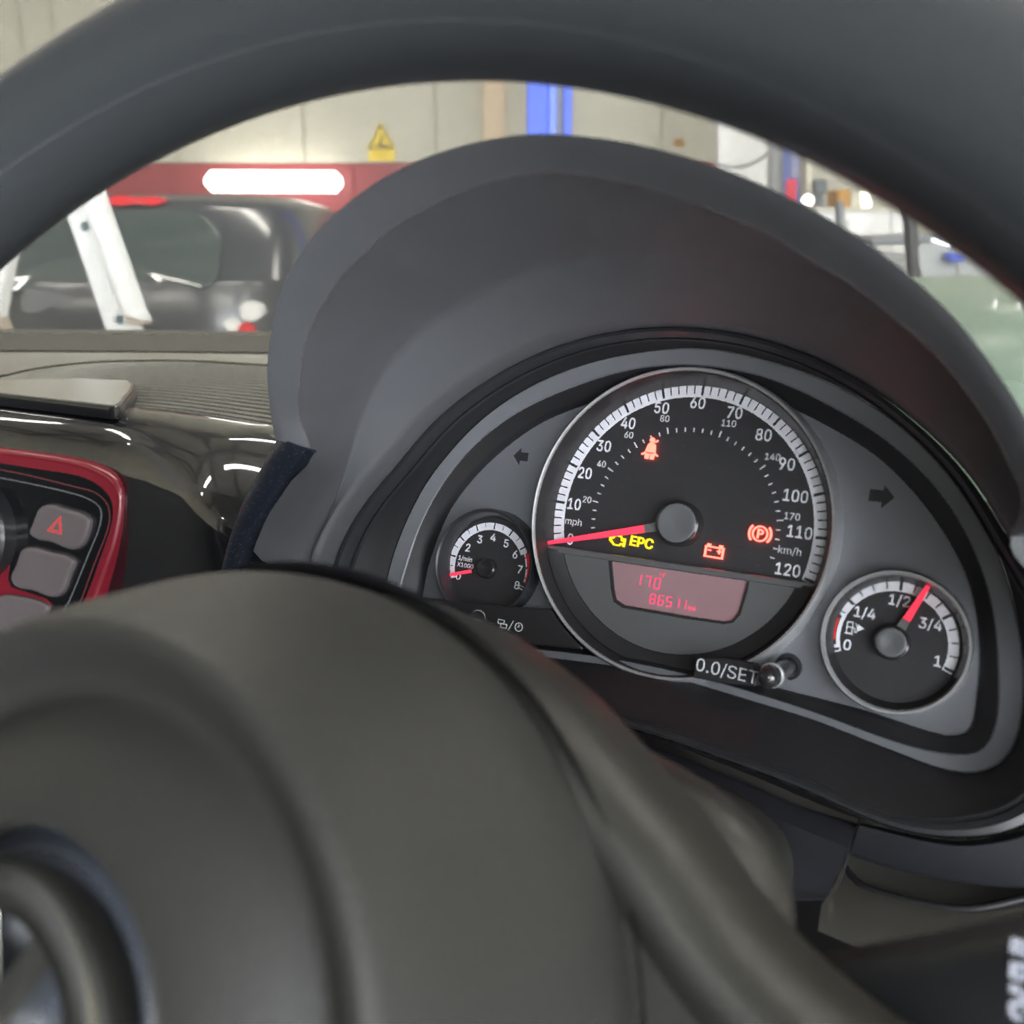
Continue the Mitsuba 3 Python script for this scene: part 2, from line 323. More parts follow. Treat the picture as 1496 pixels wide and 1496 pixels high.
# ------------------------------------------------------------------ dark parked car seen from behind
D = 5.0; k = thing('parked_car', 'dark parked car seen from behind beyond the aluminium ladder', 'car')
xl, xrr = gpt(-95, 400, D)[0], gpt(447, 400, D)[0]; xc, hw = (xl + xrr) / 2, (xrr - xl) / 2
zt = gpt(250, 281, D + .5)[2]
def sup(hx, y0, y1, z, e=5.0, n=96, cx=None):
    a = np.arange(n) / n * 2 * np.pi; c, s = np.cos(a), np.sin(a)
    x = np.sign(c) * np.abs(c) ** (2 / e) * hx; y = np.sign(s) * np.abs(s) ** (2 / e) * (y1 - y0) / 2
    return np.c_[x + (xc if cx is None else cx), y + (y0 + y1) / 2, np.full(n, z)]
zb = .9
body = loft([sup(hw * .93, D + .04, D + 3.95, .22), sup(hw, D - .02, D + 4.02, .34), sup(hw * 1.02, D - .04, D + 4.04, .55), sup(hw, D, D + 4.0, .75), sup(hw * .985, D + .02, D + 3.9, zb),
             sup(hw * .96, D + .06, D + 2.9, zb + .03), sup(hw * .93, D + .17, D + 2.55, zb + (zt - zb) * .45), sup(hw * .88, D + .26, D + 2.25, zb + (zt - zb) * .8, 4.5),
             sup(hw * .82, D + .33, D + 2.1, zt - .05, 4), sup(hw * .7, D + .45, D + 1.9, zt - .012, 3.5), sup(hw * .4, D + .8, D + 1.5, zt, 3)], cap0=True, cap1=True)
add('body', body, CARPAINT, k, GM, smooth=50)
def tail(px, py, off=0.0):                                      # a point on the sloping tailgate, by its place across the car
    z = gpt(px, py, D + .15)[2]; t = np.clip((z - zb) / (zt - zb), -.6, 1); yy = D + (.06 + .27 * t if t > 0 else .04) - off
    g = gpt(px, py, yy); return g
def tailplate(pts, th, name, m, n=60, **kw):
    q = np.array([tail(*p, .012) for p in pts]); q = curve(q, n, True)
    f = q - [0, th, 0]; c = trimesh.util.concatenate([loft([q + [0, .1, 0], f, (f - f.mean(0)) * .97 + f.mean(0) - [0, .004, 0]], cap1=True)])
    return add(name, c, m, k, GM, smooth=50, **kw)
tailplate([(-40, 318), (60, 310), (200, 306), (290, 312), (318, 335), (322, 380), (312, 415), (280, 423), (150, 424), (0, 424), (-45, 415), (-52, 370)], .008, 'rear_window', CARGLASS)
tailplate([(160, 289), (200, 288.5), (236, 289.5), (240, 293), (236, 296.5), (200, 297.5), (160, 297), (156, 293)], .004, 'brake_light', REDLENS, emit=(.3, .03, .05), label='red high level brake light')
tailplate([(352, 447), (378, 444), (384, 458), (374, 468), (354, 464)], .015, 'reversing_lamp', CLEARLENS, label='small pale lamp')
tailplate([(326, 470), (356, 472), (358, 490), (324, 488)], .015, 'tail_light', CLEARLENS, label='white tail light')
tailplate([(352, 474), (368, 474), (372, 488), (352, 490)], .018, 'tail_light', REDLENS, label='red tail light')
tailplate([(30, 438), (130, 436), (230, 438), (232, 443), (130, 442), (30, 443)], .012, 'tailgate_strip', STEEL)
for sx in (-1, 1):
    for yy in (D + .75, D + 3.2):
        w_ = lathe([(.001, -.1), (.2, -.1), (.3, -.08), (.31, 0), (.3, .08), (.2, .1), (.001, .1)], 40)
        w_.apply_transform(trimesh.transformations.rotation_matrix(math.pi / 2, [0, 1, 0])); w_.apply_translation([xc + sx * (hw - .08), yy, .312])
        add('wheel', w_, TYRE, k, GM)
# ------------------------------------------------------------------ aluminium ladder: two splayed stiles of channel section
D = 2.6; k = thing('aluminium_ladder', 'bright aluminium ladder with two splayed drilled legs outside the windscreen', 'ladder')
LM = np.eye(4); LM[:3, 0] = RIGHT; LM[:3, 1] = [0, 0, 1]; LM[:3, 2] = -_fh; LM[:3, 3] = _fh * D
L2 = lambda pts: [gpt(px, py, D)[[0, 2]] for px, py in pts]
def stile(web, flange, holes, overlap=None, foot=None, base=True):
    w = Polygon(L2(web))
    for h in holes: w = w.difference(Point(*L2([h])[0]).buffer(.0115))
    add('stile_web', prism(w, -.004, .004), ALU, k, LM, smooth=False)
    for h in holes: add('bolt_hole', prism(Point(*L2([h])[0]).buffer(.0113), -.012, -.006), ALUD, k, LM, smooth=False)
    add('stile_flange', prism(Polygon(L2(flange)), -.002, .05), ALU, k, LM, smooth=False)
    if overlap: add('lock_plate', prism(Polygon(L2(overlap)), .004, .012), ALU, k, LM, smooth=False)
    if foot: add('foot', prism(Polygon(L2(foot)), -.01, .052), FOOT, k, LM, smooth=False)
ex = lambda a, b, t: (a[0] + (b[0] - a[0]) * t, a[1] + (b[1] - a[1]) * t)
# right-hand stile: sides run from (100,318)->(157,485) and (147,272)->(213,464)
stile([ex((100, 318), (157, 485), -.75), (157, 485), (186, 483), (188, 462), (196, 455), ex((134, 300), (196, 455), -.75)],
      [ex((140, 300), (200, 460), -.7), (194, 459), (222, 467), (213, 448), ex((156, 283), (222, 467), -.6)],
      [(125, 331), (175, 467)], [ex((134, 290), (147, 335), -.9), (147, 334), (173, 342), ex((156, 283), (173, 342), -.6)], [(193, 458), (222, 466), (221, 472), (199, 470)])
stile([(186, 480), (190, 465), (203, 470), (210, 482), (208, 487), (196, 486), (230, 560), (205, 560), (170, 486)], [(200, 540), (235, 540), (236, 560), (205, 560)], [])
stile([ex((-30, 420), (-42, 470), -2.0), (-42, 470), (10, 462), ex((27, 372), (10, 462), -1.1)], [ex((20, 372), (4, 462), -1.4), (4, 462), (11, 462), ex((27, 372), (11, 462), -1.1)], [], None, [(-44, 464), (10, 462), (17, 480), (10, 486), (-46, 486)])
a, b = gpt(70, 236, D), gpt(-2, 240, D)
k2 = add('tread', gbox(b[0], a[0], D - .06, D + .04, a[2] - .02, a[2] + .02, .006), ALU, k, GM)
# ------------------------------------------------------------------ clutter at the right of the hood
D = 6.6
def card(name, label, cat, pts, m, D=D, th=.12, parts=None, emit=None, r=.012, group=None):
    k = thing(name, label, cat, group)
    M2 = LM.copy(); M2[:3, 3] = _fh * D
    P = Polygon([gpt(px, py, D)[[0, 2]] for px, py in pts]); P = P.buffer(-r).buffer(r) if r else P
    add('body', ringlevels(max(polys(P), key=lambda a: a.area), [(0, -th), (0, -r * .6), (r * .6, 0)], 48), m, k, M2, smooth=40, emit=emit)
    return k, M2
def sub(k, M2, name, pts, m, D, z0=0, z1=.006, emit=None, label=None):
    add(name, prism(Polygon([gpt(px, py, D)[[0, 2]] for px, py in pts]), z0, z1), m, k, M2, smooth=False, emit=emit, label=label)
k, M2 = card('white_partition', 'bright white partition wall beside the red painted dado', 'partition', [(1049, 60), (1140, 60), (1140, 620), (1049, 620)], WHITEM, 7.6, .08)
k, M2 = card('grey_pillar', 'grey steel pillar beside the blue banner', 'column', [(1129, 40), (1146, 40), (1146, 620), (1129, 620)], GREYCAB, 7.0, .15)
k, M2 = card('roller_banner', 'tall blue banner with white text lines and a red block', 'banner', [(1146, 150), (1176, 150), (1174, 420), (1144, 420)], BANNERB, 6.8, .02, r=.004)
sub(k, M2, 'red_block', [(1149, 262), (1164, 262), (1162, 300), (1147, 300)], BANNERR, 6.8, label='red block')
for i in range(8): sub(k, M2, 'text_line', [(1156, 205 + i * 7), (1168 - (i % 3) * 2, 205 + i * 7), (1168 - (i % 3) * 2, 208.2 + i * 7), (1156, 208.2 + i * 7)], PRINTG, 6.8)
k, M2 = card('white_locker', 'tall cream locker between the blue banner and the dark monitor', 'locker', [(1178, 130), (1188, 130), (1188, 420), (1178, 420)], CREAM, 6.5, .15)
k = thing('round_lamp', 'small round glowing lamp at the foot of the blue banner', 'lamp')
g = gpt(1180, 293, 6.0); m = trimesh.creation.icosphere(3, .032); m.apply_translation(g); add('bulb', m, LAMPBODY, k, GM, smooth=True, emit=(5, 5, 4.4))
add('stem', gbox(g[0] - .008, g[0] + .008, g[1] - .008, g[1] + .008, .74, g[2] - .02, .003), STEEL, k, GM)
add('base', gbox(g[0] - .08, g[0] + .08, g[1] - .08, g[1] + .08, .70, .745, .01), STEEL, k, GM)
k, M2 = card('monitor', 'dark monitor standing on the white shelf unit', 'monitor', [(1189, 262), (1209, 262), (1208, 284), (1190, 285)], DARKP, 6.2, .05)
sub(k, M2, 'stand', [(1195, 284), (1203, 284), (1205, 304), (1193, 304)], DARKP, 6.2, -.04, 0)
k, M2 = card('cardboard_box', 'brown cardboard box on the white shelf unit', 'box', [(1223, 277), (1243, 276), (1243, 304), (1224, 304)], BROWN, 6.2, .2)
k, M2 = card('white_jug', 'cream jug beside the brown box on the white shelf unit', 'jug', [(1244, 282), (1255, 282), (1257, 304), (1243, 304)], CREAM, 6.2, .1, r=.012)
k, M2 = card('glowing_upright', 'glowing white upright shape standing on the white shelf unit', 'lamp', [(1262, 278), (1271, 278), (1274, 302), (1264, 304)], LAMPBODY, 6.2, .06, emit=(3.5, 3.3, 2.3), r=.01)  # pale rounded upright given its own emission
k, M2 = card('shelf_unit', 'white shelf unit carrying the monitor and the brown box', 'shelf unit', [(1193, 304), (1335, 304), (1335, 620), (1193, 620)], WHITEM, 6.15, .5)
sub(k, M2, 'top_edge', [(1190, 303), (1336, 303), (1336, 308), (1190, 308)], CREAM, 6.15, -.5, .03)
sub(k, M2, 'white_bin', [(1237, 320), (1263, 320), (1263, 344), (1237, 344)], LAMPBODY, 6.15, 0, .05, label='bright white bin front')
sub(k, M2, 'door_line', [(1300, 308), (1303, 308), (1303, 620), (1300, 620)], GREYCAB, 6.15)
k, M2 = card('dark_post', 'short dark post in front of the white shelf unit', 'post', [(1225, 290), (1234, 290), (1234, 620), (1225, 620)], STEEL, 5.6, .06)
k, M2 = card('workbench', 'dark topped workbench in front of the white shelf unit', 'workbench', [(1272, 346), (1395, 340), (1395, 355), (1272, 359)], STEEL, 5.2, .5)
for a in (1275, 1382): sub(k, M2, 'leg', [(a, 356), (a + 7, 356), (a + 7, 600), (a, 600)], STEEL, 5.2, -.06, -.02)
for a in (372, 388): sub(k, M2, 'drawer', [(1284, a), (1325, a - 1), (1325, a + 12), (1284, a + 13)], GREYCAB, 5.2, -.45, -.03)
k, M2 = card('swing_arm', 'black upright stand arm before the workbench', 'stand', [(1318, 250), (1340, 250), (1343, 380), (1350, 420), (1350, 640), (1334, 640), (1332, 420), (1326, 330)], BLACKP, 4.4, .05)
sub(k, M2, 'base', [(1300, 640), (1384, 640), (1384, 652), (1300, 652)], BLACKP, 4.4, -.2, .2)
k, M2 = card('white_screen', 'pale panel screen behind the black stand arm', 'screen', [(1340, 356), (1480, 352), (1484, 640), (1340, 640)], GREYCAB, 5.0, .05)
sub(k, M2, 'panel_line', [(1397, 380), (1399, 380), (1399, 640), (1397, 640)], STEEL, 5.0)
k = thing('bench_lamp', 'slim white lamp glowing over the workbench end', 'lamp'); M2 = LM.copy(); M2[:3, 3] = _fh * 4.8
add('tube', prism(LineString([gpt(px, py, 4.8)[[0, 2]] for px, py in ((1364, 350), (1384, 356))]).buffer(.009), 0, .02), LAMPBODY, k, M2, smooth=False, emit=(3, 3, 3.2))
add('arm', tube([gpt(1386, 357, 4.83), gpt(1415, 352, 4.9), gpt(1440, 380, 4.99)], .008), STEEL, k, GM)
k, M2 = card('blue_canister', 'blue canister clipped to the pale panel screen', 'canister', [(1386, 368), (1410, 370), (1412, 383), (1390, 383)], BLUEX, 4.9, .07, r=.012)
k = thing('hanging_cable', 'thin dark cable sagging in front of the white partition', 'cable')
add('wire', tube(curve([gpt(px, py, 7.3) for px, py in ((1040, 236), (1062, 243), (1085, 243), (1110, 233), (1128, 215), (1140, 190))], 40), .008), STEEL, k, GM, smooth=True)
k, M2 = card('orange_notice', 'small orange notice on the cream wall above the hood', 'notice', [(985, 203), (1000, 203), (1000, 214), (985, 214)], BROWN, FY - .04, .01, r=.003)
# pale green car nosing in at the right
D = 2.6; k = thing('green_car', 'pale green car bodywork beyond the right end of the hood', 'car')
zt2 = gpt(1430, 431, D)[2]; gx0 = gpt(1330, 440, D)[0]; hx = 1.9; cx = gx0 + hx
body = loft([sup(hx * .96, 2.3, 4.0, .24, 6, 120, cx), sup(hx, 2.25, 4.05, .45, 6, 120, cx), sup(hx, 2.28, 4.05, zt2 - .16, 6, 120, cx), sup(hx * .985, 2.34, 4.0, zt2 - .06, 6, 120, cx), sup(hx * .96, 2.46, 3.9, zt2 - .012, 5, 120, cx), sup(hx * .8, 2.7, 3.7, zt2 + .006, 4, 120, cx)], cap0=True, cap1=True)
add('bodywork', body, GREENPAINT, k, GM, smooth=50)
for px, py in ((1453, 444), (1488, 446)):
    g = gpt(px, py, 2.31); m = trimesh.creation.icosphere(2, .007); m.apply_scale([.6, .9, 1.5]); m.apply_translation(g); add('pale_glint', m, CLEARLENS, k, GM, smooth=True)  # pale beads imitate small light reflections on the bodywork
for sx in (-1, 1):
    for yy in (2.42, 3.88):
        w_ = lathe([(.001, -.1), (.2, -.1), (.3, -.08), (.31, 0), (.3, .08), (.2, .1), (.001, .1)], 40)
        w_.apply_transform(trimesh.transformations.rotation_matrix(math.pi / 2, [1, 0, 0])); w_.apply_translation([cx + sx * 1.25, yy, .312]); add('wheel', w_, TYRE, k, GM)
# ================================================================== INSTRUMENT CLUSTER (u, v, w) in metres
IC = thing('instrument_cluster', 'round car instrument cluster with big speedometer and two small gauges under the black hood', 'instrument cluster')
def ca(name, mesh, m, parent=None, smooth=35, **kw): return add(name, mesh, m, parent or IC, CM, smooth, **kw)
E1 = half_loop([(0, 55.5), (18, 53.5), (33, 50), (50, 43.5), (65, 34.5), (78, 23), (86, 13), (93, 2), (98, -10), (102, -25), (103.3, -38), (102, -48), (97.5, -54), (90, -56.6), (78, -55.6), (66, -53.6), (50, -51), (36, -49.8), (18, -48.3), (0, -47.6)], 240)
E2 = half_loop([(0, 50), (20, 48), (32, 44.5), (43, 40), (56, 33.5), (67, 26), (77, 16.5), (84, 7), (89.5, -3.5), (93, -13), (96.4, -30), (97, -44), (94.3, -50), (89, -52), (78, -52.6), (66, -51.3), (52, -49.2), (36, -47.4), (18, -46), (0, -45.6)], 240)
E3 = half_loop([(0, 46), (18, 43.5), (33, 38.7), (43, 34.5), (56, 27.8), (65, 20.8), (74, 11.8), (81, 2.7), (86, -6), (89, -15), (91.5, -28), (92, -40), (91, -46), (88, -47.9), (81, -48.2), (64, -46.2), (51, -45.5), (40, -45), (20, -44), (0, -43.8)], 240)
DL = half_loop([(0, 56.5, 24), (18, 55, 24), (36, 50.5, 24), (53, 43, 24), (69, 32.5, 24), (82, 20.5, 24), (94, 4.5, 24), (103, -8, 24), (110, -22, 24), (113, -38, 25), (112, -52, 27), (105, -61.5, 29), (93, -67.5, 30), (80, -69.6, 30), (68, -68.5, 30), (55, -66, 30), (38, -63.8, 30), (20, -62, 30), (0, -61, 30)], 240)
CC = (0, -.006)
e1, e2, e3, dl = [angle_loop(l, 300, CC) for l in (E1, E2, E3, DL)]
def mixl(a, b, t, wa, wb): return np.c_[a[:, :2] * (1 - t) + b[:, :2] * t, np.full(len(a), wa * (1 - t) + wb * t)]
# face plate, its dark recess wall, the grey band and the black funnel up to the lens frame
R_SP, W_CR = .0488, .0095
sp_hole = Point(0, 0).buffer(R_SP - .0008, 64)
def ang(px, py, c=(0, 0), w=0.0):
    q = cl(px, py, w) - np.asarray(c); return math.degrees(math.atan2(q[0], q[1]))
FC = cl(1304.5, 938.5, .002); TC = cl(713, 830.5, .001)
fl = [np.linalg.norm(cl(px, py, .007) - cl(1306, 938, .007)) for px, py in ((1195, 930), (1416, 945), (1303, 834), (1310, 1041))]
FR = float(np.mean(fl)); FO = cl(1306, 938, .007)
TO = cl(704.5, 823, .007); TR = float(np.mean([np.linalg.norm(cl(px, py, .007) - TO) for px, py in ((632, 832), (705, 749))]))
pl = Polygon(e3[:, :2]).difference(sp_hole).difference(Point(*FO).buffer(FR - .0008, 48)).difference(Point(*TO).buffer(TR - .0008, 48))
for p in polys(pl): ca('face_plate', prism(p, -.004, 0.0), PLATE, smooth=30)
ca('recess_wall', loft([lift(e3, -.002), lift(e3, .0012), mixl(e3, e2, .35, .003, .003), lift(e2, .0068)]), BLACKP)
ca('grey_band', loft([lift(e2, .0066), mixl(e2, e1, .08, .0072, .0072), mixl(e2, e1, .92, .0082, .0082), lift(e1, .0076)]), GREYBAND, label='satin grey band following the outline')
dl0 = dl.copy()
ca('funnel', loft([lift(e1, .0074), np.c_[e1[:, :2] * .75 + dl[:, :2] * .25, .0074 + .25 * (dl[:, 2] - .0074)], np.c_[e1[:, :2] * .3 + dl[:, :2] * .7, .0074 + .72 * (dl[:, 2] - .0074)], dl - [0, 0, .002]]), DUSTY, smooth=60)
f1 = np.c_[dl[:, :2] * .985 + np.array(CC) * .015, dl[:, 2] - .0025]
f2 = np.c_[dl[:, :2] * 1.0, dl[:, 2] + .001]; f3 = np.c_[(dl[:, :2] - np.array(CC)) * 1.018 + np.array(CC), dl[:, 2] + .0005]
f4 = np.c_[(dl[:, :2] - np.array(CC)) * 1.022 + np.array(CC), dl[:, 2] - .004]
ca('lens_frame', loft([np.c_[dl[:, :2] * .972, dl[:, 2] - .0045], np.c_[dl[:, :2] * .974, dl[:, 2] - .003], f1 - [0, 0, .0012], f1, f2, f3, f4]), GLOSSLINE, smooth=30, label='glossy black lens frame with a fine edge line')
# ------------------------------------------------------------------ speedometer
SP = ca('speedometer', disk_cap([(.0488, -.0002), (.0478, 0.0), (.02, 0.0)]), DIAL)
def sa(name, mesh, m, smooth=35, **kw): return add(name, mesh, m, SP, CM, smooth, **kw)
sa('bezel', lathe([(.0500, -.004), (.0498, .006), (.0494, .0088), (.0488, .0096), (.0482, .0094), (.0480, .0088)], 140), SATIN, smooth=50, label='satin silver ring')
sa('funnel_wall', lathe([(.0480, .0088), (.0476, .0085), (.0462, .0030), (.0454, .0012), (.0453, 0.0)], 140), FUNNEL, smooth=50)
A0, A1 = ang(813, 791), ang(1182, 848)
HALF = (A1 - A0) / 2; 
def amph(m): return A0 + (A1 - A0) * m / 120
scale = sector(.0413, .0451, A0 - .9, A1 + .9, 200)
cuts = []
for m in range(0, 121, 2):
    big = m % 10 == 0
    cuts.append(radial_rect(.0424 if not big else .0420, .0462, amph(m), .00042 if not big else .00085))
sa('scale_ring', prism(scale.difference(unary_union(cuts)), .0001, .00025), PRINT, smooth=False, label='white segmented scale ring')
for m, p in zip(range(0, 121, 10), ((831, 788), (837, 736), (853, 690), (881, 650), (917, 616), (967, 595.5), (1020, 588), (1074, 602.5), (1119, 632), (1154, 675.5), (1169, 723), (1175, 778), (1157, 835))):
    sa('numeral', lettering(str(m), .0036, cl(*p) * (.985 if m < 45 else .997 if m < 75 else .975 if m < 95 else .965), .0001, sx=.85, bold=True), PRINT, smooth=False)
for m, p in zip((20, 40, 60, 80, 110, 140, 170), ((858, 730), (879, 678), (919, 635.5), (971.5, 611.5), (1065, 618.5), (1129, 667.5), (1157.5, 754.5))):
    sa('numeral', lettering(str(m), .0021, cl(*p), .0001, sx=.92, bold=True), PRINTG, smooth=False)
sa('unit_text', lettering('mph', .0023, cl(838, 763.5), .0001), PRINT, smooth=False)
sa('unit_text', lettering('km/h', .0023, cl(1154, 805), .0001), PRINT, smooth=False)
tk = []
for kmh in range(5, 191, 5):
    long = kmh in (20, 40, 60, 80, 110, 140, 170); tk.append(radial_rect(.0300, .0314 if not long else .0322, amph(kmh * .6214), .00045))
sa('inner_ticks', prism(unary_union(tk), .0001, .0002), PRINTG, smooth=False)
# divider ledge and the lower half with the display
b0, b1 = cl(815, 803, .003), cl(1178, 856, .003)
vb = lambda u, off=0: b0[1] + (b1[1] - b0[1]) * (u - b0[0]) / (b1[0] - b0[0]) + off
bar = Polygon([(-.06, vb(-.06, .0011)), (.06, vb(.06, .0011)), (.06, vb(.06, -.0011)), (-.06, vb(-.06, -.0011))]).intersection(Point(0, 0).buffer(.0465, 64))
sa('divider_bar', ringlevels(bar, [(0, -.001), (0, .0028), (.0003, .0032)], 200), BAR, smooth=30)
half = Polygon([(-.06, vb(-.06)), (.06, vb(.06)), (.06, -.06), (-.06, -.06)])
lowf = half.intersection(Point(0, 0).buffer(.0412, 96))
disp_px = [(893, 820), (1091, 849), (1088, 862), (1078, 895), (1069, 906), (1058, 908), (1010, 901), (912, 884), (900, 876), (897, 862)]
dq = Polygon([cl(*p, .002) for p in disp_px])
frame_q = Polygon([cl(*p, .002) for p in ((888, 816), (1095, 846), (1093, 862), (1082, 898), (1071, 910), (1057, 912), (1008, 905), (909, 888), (896, 879), (892, 862))])
sa('lower_plate', prism(lowf.difference(frame_q), .0005, .0022), BAR, smooth=False, label='satin grey lower plate')
sa('lower_rim', lathe([(.0462, .0040), (.0440, .0036), (.0414, .0026), (.0412, .0010)], 140).slice_plane([0, vb(0), 0], [b1[1] - b0[1], -(b1[0] - b0[0]), 0]), BLACKP, smooth=50)
sa('display', prism(dq, -.0002, .0010), LCD, smooth=False, emit=(.07, .004, .012), label='backlit red trip display')
sa('display_frame', prism(frame_q.difference(dq), -.0002, .0018), FUNNEL, smooth=False)
SEG = {'0': 'abcdef', '1': 'bc', '5': 'afgcd', '6': 'afgedc', '7': 'abc', '8': 'abcdefg'}
def seven(ch, h, wd, t, slant=.08):
    a, g = wd / 2, h / 2; e = t * .55
    S = {'a': [(-a + e, g), (a - e, g)], 'g': [(-a + e, 0), (a - e, 0)], 'd': [(-a + e, -g), (a - e, -g)], 'f': [(-a, g - e), (-a, e)], 'b': [(a, g - e), (a, e)], 'e': [(-a, -e), (-a, -g + e)], 'c': [(a, -e), (a, -g + e)]}
    return unary_union([LineString([(x + y * slant, y) for x, y in S[s]]).buffer(t / 2, 2) for s in SEG[ch]])
rot_d = math.degrees(math.atan2(*(cl(1080, 905, .001) - cl(912, 884, .001))[::-1]))
def lcd_text(chars, h, wd, t, shift=0):
    for ch, px, py in chars:
        g = affinity.translate(affinity.rotate(seven(ch, h, wd, t), rot_d, origin=(0, 0)), *cl(px, py, .001))
        sa('display_digit', prism(g, .00095, .00115), LCDRED, smooth=False, emit=(1.1, .05, .16))
lcd_text([('1', 932.5, 847), ('7', 946, 849.5), ('0', 960, 852.5)], .0034, .0018, .00042)
lcd_text([('8', 953.5, 875), ('6', 965.5, 877), ('5', 977.5, 879), ('1', 988.5, 881), ('1', 998.5, 883)], .0030, .0016, .00038)
sa('display_digit', lettering('mi', .0017, cl(1010.5, 888.5, .001), .00095, rot_d), LCDRED, smooth=False, emit=(1.1, .05, .16))
sa('display_digit', lettering('*F', .0014, cl(968, 840.5, .001), .00095, rot_d), LCDRED, smooth=False, emit=(1.1, .05, .16))
# warning lamps: lit pictograms standing a hair above the dial
LAMPR, LAMPY = mat('lamp_red', (.5, .1, .08), .5), mat('lamp_yellow', (.6, .45, .02), .5)
REDL, YELL = (8.5, .5, .34), (2.2, 1.35, .0)
PXM = np.linalg.norm(cl(1006, 766) - cl(996, 766)) / 10                # metres per photo pixel on the dial
def icon(name, geo, px, py, m, emit, s=1.0, rot=-1.0, label=None):
    g = affinity.translate(affinity.rotate(affinity.scale(geo, PXM * s, PXM * s, origin=(0, 0)), rot, origin=(0, 0)), *cl(px, py))
    return sa(name, prism(g, .0001, .0010), m, smooth=False, emit=emit, label=label)
ln = lambda pts, w: LineString(pts).buffer(w / 2, 3)
belt = unary_union([Point(1, 13).buffer(3.6, 8), Polygon([(-6, -1), (-4, 6), (-1, 9), (4, 9), (7, 6), (8.5, -5), (-7, -5)]), ln([(-7, -6.5), (-11, -9)], 2.2), ln([(8, -6.5), (12, -9)], 2.2),
                    Polygon([(-6.5, -7), (0, -7), (-1, -15), (-6, -15)]), Polygon([(2, -7), (8, -7), (7, -15), (2, -15)]), ln([(6, 10), (9, 13)], 1.6)]).difference(ln([(-6, -4), (7, 10)], 1.5))
icon('seat_belt_lamp', belt, 951, 656, LAMPR, REDL, label='glowing red seat belt warning')
eng = Polygon([(-13, -3), (-13, 6), (-10.5, 6), (-10.5, 3), (-8, 3), (-8, 7), (-4, 7), (-4, 9.5), (-7, 9.5), (-7, 11.5), (5, 11.5), (5, 9.5), (2, 9.5), (2, 7), (5, 7), (8, 4), (8, 1), (10, 1), (10, 4), (13, 4), (13, -9), (10, -9), (10, -6), (7, -6), (5, -9), (-5, -9), (-9, -5), (-10.5, -5), (-10.5, -3)])
eng = eng.difference(eng.buffer(-2.1))
icon('engine_lamp', eng, 903, 789, LAMPY, YELL, s=.95, label='glowing yellow engine outline')
sa('epc_lamp', lettering('EPC', .0031, cl(938, 792.5), .0001, -2, bold=True, depth=.0005, sx=1.0), LAMPY, smooth=False, emit=YELL, label='glowing yellow letters')
bat = unary_union([sbox(-13.5, -9, 13.5, 7).difference(sbox(-11.3, -6.8, 11.3, 4.8)), sbox(-11, 7, -6, 10), sbox(6, 7, 11, 10), sbox(-9, .2, -5, 2), ln([(4.8, 1), (10, 1)], 1.9), ln([(7.4, -1.6), (7.4, 3.6)], 1.9)])
icon('battery_lamp', bat, 1044, 806, LAMPR, REDL, label='glowing red battery outline')
pk = unary_union([Point(0, 0).buffer(11, 24).difference(Point(0, 0).buffer(9, 24)), ln([(-2.6, -5.5), (-2.6, 5.5)], 2.4), Polygon([(-2.6, 6.4), (1.4, 6.4), (4.4, 4.6), (4.8, 1.6), (3, -1), (-2.6, -1.6)]).difference(Polygon([(-1.6, 4.2), (1, 4.2), (2.4, 3), (2.2, 1.3), (1, .6), (-1.6, .6)])),
                  sector(13.8, 16.2, 48, 132, 20), sector(13.8, 16.2, 228, 312, 20)])
icon('brake_lamp', pk, 1111, 780, LAMPR, REDL, label='glowing red parking brake sign')
# needle and cap
def needle(parent, c, tip, r_in, r_out, wa, wb, w, m, emit, stub=None, addf=None):
    d = np.asarray(tip) - c; a = math.degrees(math.atan2(d[0], d[1]))
    g = affinity.translate(affinity.rotate(Polygon([(-wa, r_in), (wa, r_in), (wb, r_out), (-wb, r_out)]), -a, origin=(0, 0)), *c)
    add('needle', ringlevels(g, [(0, w), (0, w + .0006), (.00018, w + .0009)], 80), m, parent, CM, 30, emit=emit, label='glowing red pointer')
    if stub:
        g = affinity.translate(affinity.rotate(Polygon([(-wa * 1.25, stub), (wa * 1.25, stub), (wa, r_in), (-wa, r_in)]), -a, origin=(0, 0)), *c)
        add('needle_root', prism(g, w - .0001, w + .0009), NEEDLEG, parent, CM, False)
NE = (1.15, .035, .09)
needle(SP, np.zeros(2), cl(811, 791.5, .003), .0115, .0462, .00125, .0006, .0028, NEEDLE, NE, stub=.006)
sa('needle_cap', lathe([(.0072, -.001), (.0072, .0046), (.0070, .0056), (.0064, .0060), (.0062, .0056)], 72), CAPRIM, smooth=30)
sa('needle_cap_face', disk_cap([(.0063, .0050), (.0062, .0057), (.0058, .0059), (.0045, .0058), (.002, .0054)]), CAP, smooth=40)
# ------------------------------------------------------------------ rev counter
def trans(m, c, w=0): m.apply_translation([c[0], c[1], w]); return m
TA = ca('rev_counter', trans(disk_cap([(TR - .0002, .0005), (TR - .0012, .0008), (.004, .0008)]), TO), DIAL)
ta = lambda n, m, mm, s=35, **kw: add(n, m, mm, TA, CM, s, **kw)
ta('bezel', trans(lathe([(TR + .0005, -.002), (TR + .0003, .0062), (TR, .0072), (TR - .0006, .0070), (TR - .0011, .0060), (TR - .0024, .0012)], 96), TO), GLOSSLINE, 50, label='thin dark bezel')
t0, t8 = ang(656.5, 841, TC, .001), ang(766.5, 861, TC, .001)
tr = np.linalg.norm(cl(655, 835, .001) - TC)
at = lambda r: t0 + (t8 - t0) * r / 8
ring = sector(tr - .0026, tr, t0 - 4, at(6.3), 90)
ring = ring.union(sector(tr - .0014, tr - .0008, at(6.2), at(7.7), 40)).union(sector(tr - .0026, tr, at(7.92), t8 + 3, 12))
